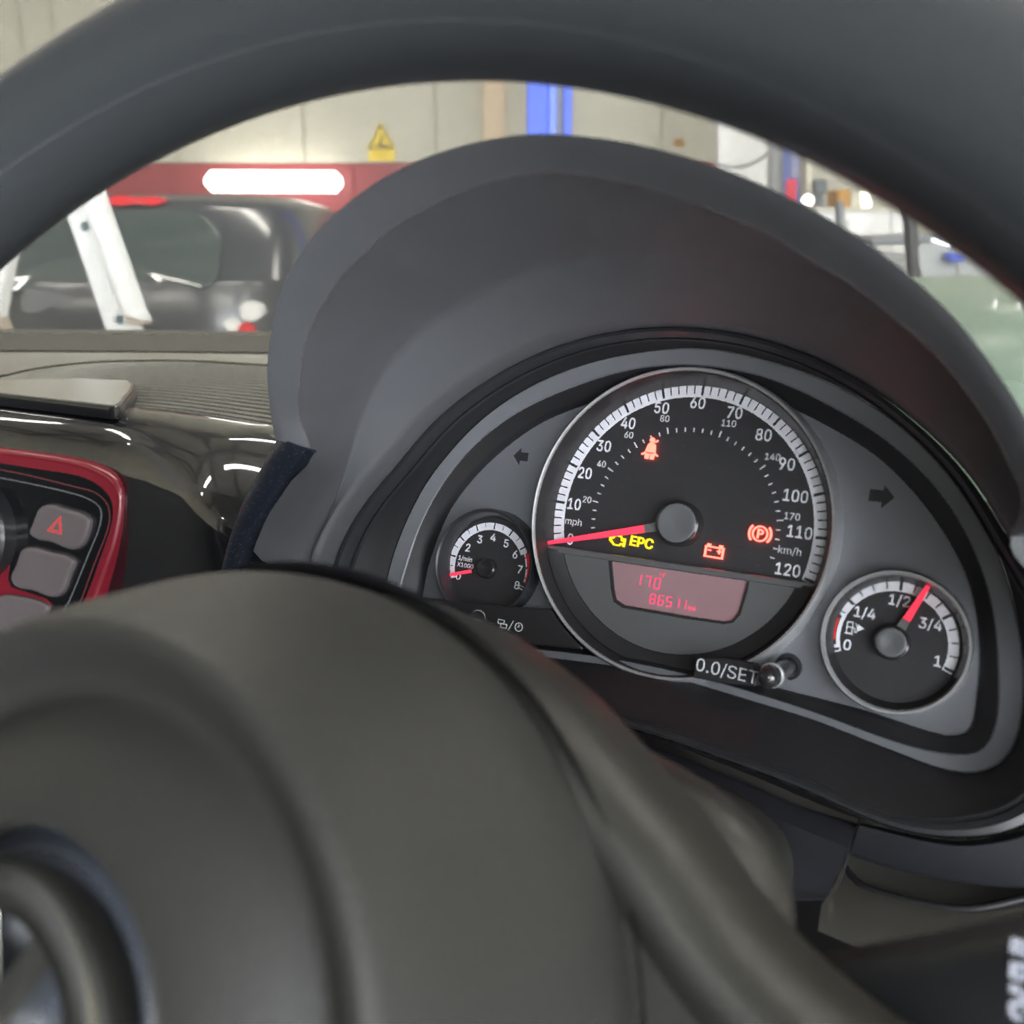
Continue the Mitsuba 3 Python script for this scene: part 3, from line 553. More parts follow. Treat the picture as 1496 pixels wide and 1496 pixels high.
cuts = [radial_rect(tr - .0026 * (.85 if i % 2 == 0 else .7), tr + .001, at(i / 2), .0006 if i % 2 == 0 else .0003) for i in range(0, 17)]
ta('scale_ring', trans(prism(ring.difference(unary_union(cuts)), .0009, .0011), TC), PRINT, False, label='white segmented scale ring')
ta('red_zone', trans(prism(sector(tr - .0008, tr + .0006, at(6.35), at(7.75), 40), .0009, .0011), TC), PRINTR, False, label='dull red zone')
for s, p in (('0', (670, 841)), ('2', (684, 800)), ('3', (701.5, 788)), ('4', (721, 785)), ('5', (740, 794)), ('6', (753, 810)), ('7', (760, 832)), ('8', (755.5, 855))):
    ta('numeral', lettering(s, .0027, cl(*p, .0008), .0009, bold=True), PRINT, False)
ta('unit_text', lettering('1/min', .0016, cl(680, 816.5, .0008), .0009, bold=True), PRINT, False)
ta('unit_text', lettering('X1000', .0015, cl(680, 826, .0008), .0009, bold=True), PRINT, False)
needle(TA, TC, cl(645, 842, .002), .0062, .0148, .0006, .0005, .0018, NEEDLE, NE)
ta('needle_cap', trans(disk_cap([(.0036, .0008), (.0035, .0028), (.0030, .0034), (.0022, .0033), (.0012, .0029)]), TC), CAPRIM, 35)
# ------------------------------------------------------------------ fuel gauge
FU = ca('fuel_gauge', trans(disk_cap([(FR - .0002, .0016), (FR - .0012, .002), (.004, .002)]), FO), DIAL)
fa = lambda n, m, mm, s=35, **kw: add(n, m, mm, FU, CM, s, **kw)
fa('bezel', trans(lathe([(FR + .0006, -.002), (FR + .0005, .0060), (FR + .0001, .0070), (FR - .0006, .0070), (FR - .0011, .0062)], 110), FO), SATIN, 50, label='satin silver ring')
fa('funnel_wall', trans(lathe([(FR - .0011, .0062), (FR - .0026, .0026), (FR - .0028, .002)], 110), FO), FUNNEL, 50)
fr = np.linalg.norm(cl(1304, 851.5, .002) - FC) * 1.03
q0, q1 = ang(1221, 948, FC, .002), ang(1383, 977, FC, .002)
aq = lambda t: q0 + (q1 - q0) * t
ring = sector(fr - .0029, fr, aq(.17), q1 + 3, 90).union(sector(fr - .0029, fr - .0018, q0 - 2, aq(.18), 20)).union(sector(fr - .0029, fr, q0 - 3, aq(.022), 6))
cuts = [radial_rect(fr - .0029 * (.88 if i % 4 == 0 else .75), fr + .001, aq(i / 16), .0008 if i % 4 == 0 else .0004) for i in range(0, 17) if i != 1 and i != 2]
fa('scale_ring', trans(prism(ring.difference(unary_union(cuts)), .0021, .0023), FC), PRINT, False, label='white segmented scale ring')
fa('reserve_zone', trans(prism(sector(fr - .0016, fr + .0003, aq(.045), aq(.155), 20), .0021, .0024), FC), PRINTR, False, label='red reserve zone')
for s, p in (('0', (1238, 942)), ('1/4', (1263.5, 896)), ('1/2', (1314, 878)), ('3/4', (1359.5, 912.5)), ('1', (1370, 966))):
    fa('numeral', lettering(s, .0030, cl(*p, .002), .0021, sx=.95, bold=True), PRINT, False)
pump = unary_union([sbox(-6, -8.5, 3, 8.5).difference(sbox(-4.4, 1.5, 1.4, 6.6)).difference(sbox(-4.4, -6.9, 1.4, -.2)), ln([(3, 0), (5.5, 0), (5.8, -5), (8, -5.6), (8.8, -3.5), (8.4, 2.5), (5.5, 6.5)], 1.3), sbox(-7.5, -9.5, 4.5, -8)])
fa('pump_symbol', trans(prism(affinity.scale(pump, PXM * .93, PXM * .93, origin=(0, 0)), .0021, .0022), cl(1243, 917, .002)), PRINT, False)
fa('arrow_symbol', trans(prism(affinity.scale(Polygon([(-4, 5), (5, 0), (-4, -5)]), PXM, PXM, origin=(0, 0)), .0021, .0022), cl(1257.5, 918, .002)), PRINT, False)
needle(FU, FC, cl(1350, 866, .004), .0075, .0194, .0011, .0006, .0042, NEEDLE, (.8, .025, .06), stub=.004)
fa('needle_cap', trans(lathe([(.0050, .001), (.0050, .0052), (.0048, .0060), (.0043, .0063), (.0041, .0060)], 64), FC), CAPRIM, 30)
fa('needle_cap_face', trans(disk_cap([(.0042, .0055), (.0041, .0060), (.0038, .0062), (.0028, .0061), (.001, .0058)]), FC), CAP, 40)
# turn-signal arrows, reset pins and the lettering beside them
arr = Polygon([(-14, 0), (-2, 13), (-2, 6.5), (12, 6.5), (12, -6.5), (-2, -6.5), (-2, -13)])
ca('turn_arrow', trans(prism(affinity.scale(arr, PXM * .95, PXM * 1.0, origin=(0, 0)), .0001, .0003), cl(762, 667)), ARROW, smooth=False, label='unlit dark arrow pointing left')
ca('turn_arrow', trans(prism(affinity.scale(arr, -PXM * 1.2, PXM * 1.2, origin=(0, 0)), .0001, .0003), cl(1287, 725)), ARROW, smooth=False, label='unlit dark arrow pointing right')
def pin(px0, py0, w0, px1, py1, w1, r, label):
    a, b = np.r_[cl(px0, py0, w0), w0], np.r_[cl(px1, py1, w1), w1]; d = (b - a) / np.linalg.norm(b - a)
    R4 = trimesh.geometry.align_vectors([0, 0, 1], d); L = np.linalg.norm(b - a)
    m = disk_cap([(r * .82, -.001), (r * .82, L - r * 1.9), (r, L - r * 1.8), (r, L - r * 1.1)] + [(r * math.cos(t), L - r * 1.1 + r * 1.1 * math.sin(t)) for t in np.linspace(.1, 1.5, 8)], 40)
    m.apply_transform(R4); m.apply_translation(a)
    k = ca('reset_pin', m, PIN, smooth=40, label=label)
    m = lathe([(r * 1.0, L - r * 1.9), (r * 1.12, L - r * 1.85), (r * 1.12, L - r * 1.55), (r * 1.0, L - r * 1.5)], 40); m.apply_transform(R4); m.apply_translation(a)
    add('collar', m, SATIN, k, CM, 30)
    g = lathe([(r * 1.25, -.0002), (r * 1.2, .0006), (r * .9, .0006), (r * .85, -.001)], 40); g.apply_transform(R4); g.apply_translation(a); add('socket', g, ARROW, k, CM, 30)
pin(1152, 974, .0, 1117, 992, .019, .0033, 'glossy black reset pin under the speedometer')
pin(712, 903, .0, 691, 905, .013, .0028, 'glossy black pin half hidden by the steering wheel hub')
ca('pin_text', lettering('0.0/SET', .0038, cl(1061, 981, .0112), .0108, -1.5, sx=.98), PRINTG, smooth=False)
ledge = Polygon([cl(*p, .0085) for p in ((560, 868), (640, 876), (742, 886), (800, 889), (1000, 950), (1096, 968), (1106, 980), (1112, 1001), (1060, 994), (960, 975), (860, 950), (740, 938), (600, 925))]).difference(Point(0, 0).buffer(.0502, 64)).buffer(-.0004).buffer(.0004)
for p in polys(ledge): ca('lower_ledge', ringlevels(p, [(0, -.001), (0, .0080), (.0006, .0085)], 200), BLACKP, smooth=30, label='black ledge below the gauges')
ca('text_tab', ringlevels(Polygon([cl(*p, .0108) for p in ((1016, 961), (1060, 961), (1100, 968), (1106, 985), (1103, 1003), (1060, 999), (1012, 990))]).buffer(-.0005).buffer(.0005), [(0, .004), (0, .0104), (.0004, .0108)], 80), BLACKP, smooth=30)
sym = unary_union([sbox(-17, -1, -6, 6).difference(sbox(-15.6, .4, -7.4, 4.6)), sbox(-12, -6, -1, 1).difference(sbox(-10.6, -4.6, -2.4, -.4)), ln([(2, -7), (8, 7)], 1.3), Point(18, 0).buffer(6.6, 20).difference(Point(18, 0).buffer(5.2, 20)), ln([(18, 3.5), (18, 0), (15.5, 0)], 1.3)])
ca('pin_text', trans(prism(affinity.scale(sym, PXM * 1.02, PXM * 1.02, origin=(0, 0)), .0087, .0089), cl(742, 913, .0087)), PRINTG, smooth=False)
# ================================================================== INSTRUMENT HOOD
HD = thing('instrument_hood', 'matt black arched hood around the instrument cluster', 'hood')
def tilt(half, w0, k): return [(u, v, w0 + k * v) for u, v in half]
hA = [(0, 69), (11, 68.4), (22, 67), (32, 65), (43, 62), (54, 58), (64, 53.5), (75, 47), (83, 41), (90, 34), (95.5, 27.5), (101, 18.5), (104.5, 10.5), (107, 2), (109, -10), (110, -25), (110, -40), (108, -54), (100, -66), (80, -73), (50, -73), (20, -70), (0, -69)]
hB = [(0, 65), (12, 64), (21.5, 62.4), (29.5, 60.5), (37, 58.2), (45, 55.7), (55, 51), (63.5, 47), (71, 42.3), (79, 36.7), (85.5, 30.5), (91.3, 23.5), (95.5, 17), (98, 9.5), (96.5, 2.5), (104, -5), (111, -10.7), (118.3, -17), (129.3, -29), (137.3, -40), (141, -50), (134, -64), (100, -72), (60, -72), (20, -67.5), (0, -66.5)]
hC = [(0, 69.3), (15, 69), (30, 66.7), (46, 62), (60, 56), (75, 48), (88, 37), (97, 25.5), (104, 12), (110, -2), (116, -16), (121, -30), (121, -46), (112, -60), (98, -66), (80, -71), (50, -69), (20, -65), (0, -64)]
fw = lambda v: float(np.interp(v, [-80, -64, -50, -40, -29, -17, -5, 1, 4, 80], [33, 34, 37, 43.8, 49.8, 57.8, 65.8, 70, 67.5, 140]))
hoodA = angle_loop(half_loop([(u, v, max(70 + .95 * v, 40 + (v + 40) * .12)) for u, v in hA], 300), 300, CC)
hoodB = angle_loop(half_loop([(u, v, fw(v)) for u, v in hB], 300), 300, CC)
hoodC = angle_loop(half_loop([(u, v, max(35 + .4 * v, 31)) for u, v in hC], 300), 300, CC)
ctr = np.array([0, -.006, 0])
def sc_(l, s, dw): q = (l - ctr) * [s, s, 1] + ctr; q[:, 2] += dw; return q
def tuck(l, k, dw):                                            # below the dials the hood tucks in behind the lens frame
    q = sc_(dl, k, dw); t = np.clip((-.030 - l[:, 1]) / .020, 0, 1)[:, None]; t = t * t * (3 - 2 * t); return l * (1 - t) + q * t
hoodB = tuck(hoodB, 1.030, -.010); hoodC = tuck(hoodC, 1.028, -.011)
hoodF = hoodA * .55 + hoodB * .45; hoodF[:, 2] += .0022
in1 = hoodB * .66 + hoodC * .34; in2 = hoodB * .3 + hoodC * .7
dO = tuck(sc_(dl, 1.05, .0095), 1.027, -.012); dO2 = tuck(sc_(dl, 1.032, .0075), 1.026, -.012); dO3 = sc_(dl, 1.026, .001); dO4 = sc_(dl, 1.026, -.006)
mid1 = hoodC * .8 + dO * .2; mid1[:, :2] = hoodC[:, :2] * .84 + dO[:, :2] * .16; mid2 = hoodC * .35 + dO * .65; mid1 = tuck(mid1, 1.028, -.011)
back1 = hoodA * .6 + hoodC * .4; back1 = sc_(back1, 1.0, -.012); back2 = sc_(hoodC, 1.02, -.02); back3 = sc_(hoodC, 1.0, -.05)
def arc(loops, a0, a1):                                          # open strip of the loops between two clockwise angles in degrees
    n = len(loops[0]); i0, i1 = int(a0 / 360 * n), int(a1 / 360 * n); idx = np.arange(i0, i1 + 1) % n
    return [l[idx] for l in loops]
aL = math.degrees(math.atan2(-.1, .011)) % 360; aR = 360 - aL
def a_of(l, v): i = np.argmin(np.abs(l[150:, 1] - v)[:150]) + 150; return i / 300 * 360
AL = a_of(hoodA, .006)
hood_loops = [back3, back2, back1, sc_(hoodA, 1.0, -.006), hoodA, hoodF]
add('lip', loft(arc(hood_loops + [sc_(hoodB, .999, .0004)], AL, 720 - AL), closed=False), HOODP, HD, CM, 60, label='rounded front lip')
add('cowl', loft([hoodB, in1, in2, hoodC, mid1, mid2, dO, dO2, dO3, dO4]), HOODP, HD, CM, 60)
seam = np.array(arc([hoodB], AL, 720 - AL)[0]); seam = seam + [0, 0, .0003]
add('seam', tube(seam[::1], .0002, 6), BUTTON, HD, CM, True, label='fine moulded seam inside the lip')
# navy trim strips carry the lip down both sides
pL = [(405, 638), (398, 650), (380, 683), (352, 737), (331, 795), (320, 840), (312, 880)]
pR = [(450, 655), (440, 668), (421, 694), (386, 748), (362, 795), (346, 838), (336, 880)]
def lipw(i): return [.0745, .073, .068, .060, .052, .046, .041][i]
eL = np.array([np.r_[cl(*p, lipw(i) - .004), lipw(i) - .004] for i, p in enumerate(pL)]); eR = np.array([np.r_[cl(*p, lipw(i)), lipw(i)] for i, p in enumerate(pR)])
eL, eR = curve(eL, 40), curve(eR, 40)
for sgn in (1, -1):
    a, b = eL * [sgn, 1, 1], eR * [sgn, 1, 1]; mi_ = (a + b) / 2 + [0, 0, .0025]
    m = loft([a + [-.004 * sgn, 0, -.03], a + [0, 0, -.002], a + [.0008 * sgn, 0, .0003], mi_, b + [-.0008 * sgn, 0, .0006], b + [0, 0, -.0004], b + [.0002 * sgn, 0, -.002], b + [.0002 * sgn, 0, -.004]], closed=False)
    if sgn > 0:
        add('side_trim', m, NAVY, HD, CM, 40, label='glossy navy trim strip below the left end of the lip')
# ================================================================== STEERING WHEEL (u, v, w) in metres
SW = thing('steering_wheel', 'black steering wheel with leather rim and round padded hub in the foreground', 'steering wheel')
def wa(name, mesh, m, parent=None, smooth=60, **kw): return add(name, mesh, m, parent or SW, WM, smooth, **kw)
R_RIM, RU, RW = .169, .0139, .0139
A_ = np.linspace(0, 2 * np.pi, 241)[:-1]
def rim_pt(th, ph, k=1.0):                                        # th around the wheel from the right, ph around the section from outside
    e = 2.1; c, s = np.cos(ph), np.sin(ph)
    x = np.sign(c) * np.abs(c) ** (2 / e) * RU * k; z = np.sign(s) * np.abs(s) ** (2 / e) * RW * k
    r = R_RIM + x
    return np.stack([r * np.cos(th) - .0016, r * np.sin(th) - .0046, z + .007 + 0 * th], -1)
rim = loft([rim_pt(A_, ph) for ph in np.linspace(0, 2 * np.pi, 41)])
wa('rim', rim, LEATHER, label='leather covered rim')
wa('seam', loft([rim_pt(A_, ph, 1.006) for ph in (2.50, 2.525)]), SEAM, label='fine leather seam round the rim face')
# round padded airbag cover
prof = [(67.6, -12), (67.4, -4), (66.7, 1.5), (65.2, 7), (63.2, 13), (60.7, 20), (58.2, 26.5), (56, 31.4), (54.3, 33.8), (52.5, 34.2), (50.5, 32.6), (48.6, 29.8), (46.8, 27.8), (44.8, 27.6), (42.6, 29.0), (39, 31.6), (34, 34.2), (29.6, 35.6), (28.2, 35.6), (27.2, 34.4), (26.6, 32), (26.4, 28)]
cover = lathe([(r / 1000, z / 1000) for r, z in curve(prof, 90)], 160)
def oval(m, k=0.0):                                             # the cover is centred a little above the badge
    r = np.hypot(m.vertices[:, 0], m.vertices[:, 1]); t = np.clip((r - .027) / .018, 0, 1)[:, None]; t = t * t * (3 - 2 * t)
    m.vertices[:] = m.vertices + np.array([-.0032, -.0046, 0]) * (1 - t) + np.array([-.0012, -.0042, 0]) * t; return m
wa('airbag_cover', oval(cover), HUBSKIN, smooth=True, label='padded round hub cover')
EM = wa('emblem', oval(disk_cap([(.0266, .0290), (.0244, .0308), (.0238, .0314), (.018, .0316)], 96)), BADGE, label='round badge with chrome ring and letters')
add('chrome_ring', oval(lathe([(.0227, .0308), (.0227, .0368), (.0221, .0388), (.0190, .0393), (.0168, .0386), (.0163, .0372), (.0163, .0308)], 120)), CHROME, EM, WM, 30)
# letters V over W built as bevelled chrome strokes
def strokes(pts, wd): return LineString(pts).buffer(wd / 2, cap_style=2, join_style=2)
Rb = .0168
vv = strokes([(-.0072, .0168), (-.0004, .0032), (.0004, .0032), (.0072, .0168)], .0044)
ww = strokes([(-.0160, .0076), (-.0082, -.0140), (-.0002, .0010), (.0002, .0010), (.0082, -.0140), (.0160, .0076)], .0044)
dsk = Point(0, 0).buffer(Rb, 48)
for g, nme in ((vv, 'letter_v'), (ww, 'letter_w')):
    g = g.intersection(dsk)
    add(nme, oval(trimesh.util.concatenate([ringlevels(p, [(0, .0308), (0, .0362), (.0006, .0374)], 160) for p in polys(g)])), CHROME, EM, WM, 25)
# spokes: one to each side and one down, with a ring of trim round the cover
sp_r = smooth_poly([(x / 1000, y / 1000) for x, y in ((2, 64), (10, 63.4), (17, 62.4), (25, 60.4), (34, 57), (41, 53.8), (47, 50.2), (53, 46.3), (59, 42.2), (65, 38), (71, 33), (77, 28.2), (83, 24.4), (89, 21.4), (96, 18.8), (110, 15.5), (130, 13.5), (152, 13), (160, 6), (160, -10), (152, -17), (130, -19), (110, -22), (92, -29), (76, -42), (60, -52), (40, -58), (20, -60), (0, -40), (0, 40))], 240)
prof_s = [(-.0002, -.034), (0, -.024), (.0012, -.018), (.0035, -.0135), (.0062, -.0105), (.0085, -.0095), (.0105, -.0100), (.0135, -.0125)]
inner = Point(0, 0).buffer(.0632, 64)
for sgn in (1, -1):
    p = affinity.scale(sp_r, sgn, 1, origin=(0, 0))
    m = ringlevels(p, prof_s, 260)
    wa('spoke', m, SPOKE, smooth=45)
sd = smooth_poly([(x / 1000, y / 1000) for x, y in ((-30, -52), (30, -52), (26, -80), (22, -110), (24, -150), (0, -158), (-24, -150), (-22, -110), (-26, -80))], 120)
wa('spoke', ringlevels(sd, [(0, -.030), (0, -.018), (.003, -.012), (.006, -.010), (.009, -.0105)], 160), SPOKE, smooth=45)
wa('hub_gap', oval(lathe([(.0704, -.0100), (.0695, -.0112), (.0678, -.018), (.0670, -.026)], 140)), BLACKP, smooth=50, label='dark gap round the hub cover')
# ================================================================== COLUMN SHROUD AND STALK
SHR = thing('column_shroud', 'grained black plastic steering column shroud behind the wheel hub', 'shroud')
def shr(s, w):
    P = np.array([(-78, 0), (-77, 22), (-70, 36), (-52, 45), (-25, 50), (0, 51), (25, 50), (48, 46.5), (64, 42), (72, 37.5), (77.2, 31), (79.5, 22), (80, 10), (76, -20), (50, -45), (0, -52), (-50, -45), (-76, -20)], float) / 1000
    return lift(curve(P, 120, True) * s, w)
m = loft([shr(.5, -.0335), shr(.86, -.034), shr(.95, -.037), shr(.985, -.042), shr(.99, -.048), shr(.95, -.06), shr(.88, -.085), shr(.80, -.12), shr(.75, -.15)], cap0=True)
wa_k = add('body', m, SHROUD, SHR, WM, 60)
STK = thing('wiper_stalk', 'broad black wiper stalk with white symbols reaching out at the right', 'stalk')
# a flat paddle: its root under the shroud, its end near the right edge of the picture
sp = [np.array([.060, .012, -.052]), np.array([.080, .0145, -.048]), np.array([.098, .0185, -.045]), np.array([.115, .0195, -.043]), np.array([.150, .017, -.042]), np.array([.186, .012, -.042]), np.array([.190, .0118, -.042])]
hs = [(.007, .007), (.0085, .0075), (.0125, .009), (.0155, .0095), (.0150, .009), (.0125, .008), (.004, .003)]
def paddle(sp, hs, n=40):
    a = np.arange(n) / n * 2 * np.pi; L = []
    P, H = curve(sp, 40), curve(np.array(hs), 40)
    for p, (hv, hw_) in zip(P, H):
        c, s = np.cos(a), np.sin(a); L.append(p + np.c_[0 * a, np.sign(c) * np.abs(c) ** .7 * max(hv, .002), np.sign(s) * np.abs(s) ** .7 * max(hw_, .0015)])
    return loft(L, cap0=True, cap1=True)
sp = np.array([(.070, .004, -.052), (.082, .0095, -.047), (.091, .0130, -.045), (.0985, .0155, -.043), (.110, .0195, -.0415), (.140, .021, -.041), (.180, .019, -.041), (.190, .0185, -.041)])
hs = [(.008, .008), (.0105, .0085), (.013, .009), (.0155, .0095), (.0180, .0095), (.0180, .009), (.0165, .008), (.006, .004)]
wa('paddle', paddle(sp, hs), STALK, STK, 60)
SWW = -.0318
for name, px, py, g in (('symbol', 1490, 1384, unary_union([sbox(-.0016, -.0013, .0020, -.0004), sbox(-.0016, .0003, .0020, .0013), sbox(-.0016, -.0013, -.0008, .0013)])),
                        ('symbol', 1491, 1420, unary_union([Point(0, 0).buffer(.0016, 12).difference(Point(0, 0).buffer(.0007, 8)), sbox(-.0019, -.0014, -.0010, .0014)])),
                        ('symbol', 1481, 1444, Point(0, 0).buffer(.00085, 12)), ('symbol', 1494, 1453, LineString([(-.0012, .0007), (.0016, -.0010)]).buffer(.0005)),
                        ('symbol', 1489, 1476, Point(0, 0).buffer(.0019, 16).difference(Point(.0001, 0).buffer(.0009, 10)))):
    p = wl(px, py, SWW)
    wa(name, prism(affinity.translate(affinity.scale(g, .72, .72, origin=(0, 0)), *p), SWW - .001, SWW + .0002), STALKW, STK, False)
# ================================================================== DASHBOARD
DB = thing('dashboard', 'dashboard with ribbed top pad and glossy black fascia to the left of the hood', 'dashboard')
ZD = np.array([0, 0, EYE[2] - .100]); ZN = np.array([0, 0, 1.0])
dz = lambda px, py, z=0.0: on_plane(px, py, ZD + [0, 0, z], ZN)
cols = np.arange(-320, 941, 30)
def row(pts):
    p = np.array(pts, float); return lambda x: np.interp(x, p[:, 0], p[:, 1]) if len(p) < 4 else PchipInterpolator(p[:, 0], p[:, 1])(np.clip(x, p[0, 0], p[-1, 0]))
R0 = row([(-400, 498), (0, 487), (200, 488), (400, 490), (700, 492), (1000, 500)])
R1 = row([(-400, 520), (0, 513), (200, 514), (400, 516), (700, 520), (1000, 528)])
RF = row([(-400, 585), (-100, 566), (0, 549), (60, 536), (160, 527), (240, 525.5), (401, 533), (700, 545), (1000, 560)])
RN = row([(-400, 535), (-200, 560), (0, 584), (130, 599), (220, 608), (330, 626), (405, 641), (600, 676), (1000, 747)])
def rows_mesh(fs, zs):
    L = [np.array([dz(x, f(x), z) for x in cols]) for f, z in zip(fs, zs)]; return loft(L[::-1], closed=False)
add('screen_ledge', rows_mesh([lambda x: R0(x) - 6, R0, lambda x: R1(x) - 1, R1], [-.02, .0, .0005, -.001]), LEDGE, DB, None, 60, label='ledge along the foot of the windscreen, frit reflection in its dark colour')
RFm = lambda x: np.minimum(RF(x), RN(x) - 6)
add('top_pad', rows_mesh([R1, lambda x: R1(x) * .5 + RFm(x) * .5, RFm, lambda x: RFm(x) + .6], [-.001, .001, .0, -.003]), DASHTOP, DB, None, 60, label='smooth top pad')
add('rib_bed', rows_mesh([RFm, lambda x: RFm(x) * .5 + RN(x) * .5, RN], [-.0022, -.0024, -.0026]), BED, DB, None, 60, label='bed between the ribs, darkened for shade')
PF = np.array([dz(x, RFm(x), .0) for x in cols]); PN = np.array([dz(x, RN(x), -.0005) for x in cols])
NR = 20
for i in range(NR):
    t = (i + .12) / NR; P = PF * (1 - t) + PN * t; P[:, 2] += .0002; P[:, 2] -= .0034
    keep = (cols > -140) & (cols < 905); P = curve(P[keep], 70)
    add('rib', tube(P, .0022, 10), RIBM, DB, None, True)
# raised lid on the pad
lid = Polygon([dz(*p, .006)[:2] for p in ((-120, 556), (0, 555), (120, 552.5), (192, 556), (199, 562), (196, 570), (181, 589), (172, 594), (160, 594), (0, 576), (-120, 562))])
zt0 = ZD[2]
lid = lid.buffer(-.003).buffer(.003)
add('lid_edge', ringlevels(lid, [(0, zt0 - .001), (0, zt0 + .0045), (.0012, zt0 + .006), (.003, zt0 + .0061)], 140), PIANO, DB, None, 40, label='glossy black edge of the lid')
add('lid', ringlevels(lid.buffer(-.0028), [(0, zt0 + .006), (0, zt0 + .0064)], 140), PIANOTOP, DB, None, 40, label='raised glossy grey lid on the top pad')
# glossy black fascia: rolls over from the pad and drops towards the driver
prof = curve([(.425, -.1012), (.412, -.1000), (.395, -.1003), (.378, -.1022), (.364, -.1056), (.352, -.111), (.3435, -.118), (.3385, -.127), (.3365, -.138), (.335, -.16), (.333, -.20), (.330, -.25)], 90)
prof0 = curve([(.425, -.1012), (.412, -.1000), (.400, -.1003), (.391, -.1018), (.3835, -.1055), (.378, -.112), (.374, -.121), (.371, -.132), (.3690, -.145), (.3665, -.165), (.362, -.20), (.357, -.25)], 90)
xs = np.linspace(-1.15, -.205, 90)
L = []
for x in xs:
    e = max(0, (x + .372) / .16); m_ = np.clip((x + .48) / .20, 0, 1); m_ = m_ * m_ * (3 - 2 * m_); pr_ = prof0 * (1 - m_) + prof * m_
    q = np.c_[np.full(len(prof), x), pr_[:, 0] + .085 * e ** 2, pr_[:, 1] - .055 * e ** 2 - .02 * e]
    yn = dz(np.interp(x, [-.588, -.457, -.347], [0, 220, 405]), RN(np.interp(x, [-.588, -.457, -.347], [0, 220, 405])))[1]
    q[:, 1] += (yn - .400) * np.clip((prof[:, 1] + .25) / .15, 0, 1)
    L.append(q + [0, 0, EYE[2]])
add('fascia', loft(L[::-1], closed=False), PIANO, DB, None, 80, label='glossy black fascia with reflections')
# panels below the cluster
def cw(rows, M=CM): return loft([curve(np.array([np.r_[cl(*p, w), w] for p in pts]), 60) for pts, w in rows], closed=False)
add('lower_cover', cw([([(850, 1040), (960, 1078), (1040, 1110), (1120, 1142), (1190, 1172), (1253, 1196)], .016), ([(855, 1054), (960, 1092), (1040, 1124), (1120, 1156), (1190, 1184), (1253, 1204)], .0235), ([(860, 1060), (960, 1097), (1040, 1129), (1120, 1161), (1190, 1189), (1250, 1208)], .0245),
                       ([(880, 1112), (960, 1142), (1040, 1167), (1120, 1192), (1185, 1217), (1240, 1240)], .030), ([(880, 1250), (960, 1280), (1040, 1300), (1120, 1308), (1175, 1310), (1210, 1310)], .020), ([(880, 1258), (960, 1288), (1040, 1306), (1120, 1314), (1175, 1316), (1206, 1315)], .012)]), LOWP, DB, CM, 50, label='matt lower cover with a crease, darkened for shade')
add('cover_edge', loft([np.array([np.r_[cl(*p, w), w] for p, w in (((1253.5, 1204), .0235), ((1250.5, 1208), .0245), ((1240.5, 1240), .030), ((1226, 1290), .0225), ((1213, 1309), .0205), ((1207, 1315), .012))]),
                        np.array([np.r_[cl(*p, w), w] for p, w in (((1258, 1206), -.01), ((1255, 1211), -.01), ((1246, 1243), -.01), ((1231, 1293), -.01), ((1218, 1313), -.01), ((1208, 1318), -.01))])], closed=False), BLACKP, DB, CM, False)
add('knee_panel', cw([([(1257, 1196), (1340, 1212), (1400, 1219), (1460, 1212), (1560, 1180)], .004), ([(1258, 1203), (1340, 1223), (1400, 1231), (1460, 1225), (1560, 1195)], .0245), ([(1257, 1206), (1340, 1227), (1400, 1236), (1460, 1231), (1560, 1202)], .0265), ([(1254, 1211), (1340, 1233), (1400, 1242), (1460, 1238), (1560, 1212)], .0265), ([(1243, 1244), (1300, 1262), (1400, 1284), (1496, 1292), (1590, 1285)], .023), ([(1243, 1250), (1300, 1268), (1400, 1289), (1496, 1297), (1590, 1290)], .018), ([(1248, 1240), (1300, 1258), (1400, 1280), (1496, 1288), (1590, 1281)], -.012)]), LOWP, DB, CM, 45, label='matt knee panel right of the seam, darkened for shade')
add('lower_fascia', cw([([(1236, 1240), (1300, 1258), (1400, 1276), (1500, 1284), (1600, 1280)], .002), ([(1222, 1288), (1300, 1300), (1400, 1312), (1500, 1318), (1600, 1318)], .010), ([(1200, 1322), (1270, 1345), (1345, 1368), (1500, 1385), (1600, 1390)], .026), ([(1195, 1360), (1270, 1390), (1345, 1410), (1500, 1430), (1600, 1440)], .034)]), LOWGLOSS, DB, CM, 60, label='glossy lower fascia, reflection put into its grey colour')
gr = np.array([np.r_[cl(*p, w), w + .0005] for p, w in (((1236, 1268), .0055), ((1252, 1287), .0085), ((1290, 1305), .0115), ((1350, 1320), .0135), ((1420, 1327), .0140), ((1480, 1316), .0115), ((1560, 1300), .006))])
add('fascia_groove', tube(curve(gr, 60), .0011, 8), BLACKP, DB, CM, True, label='dark groove line across the lower fascia')
back = prism(sbox(-.15, -.32, .22, .02), -.15, -.13); add('shade_backing', back, VOID, DB, CM, 30, label='black backing sheet standing for shade behind the panels')  # near-black sheet stands for the shaded recess under the dash
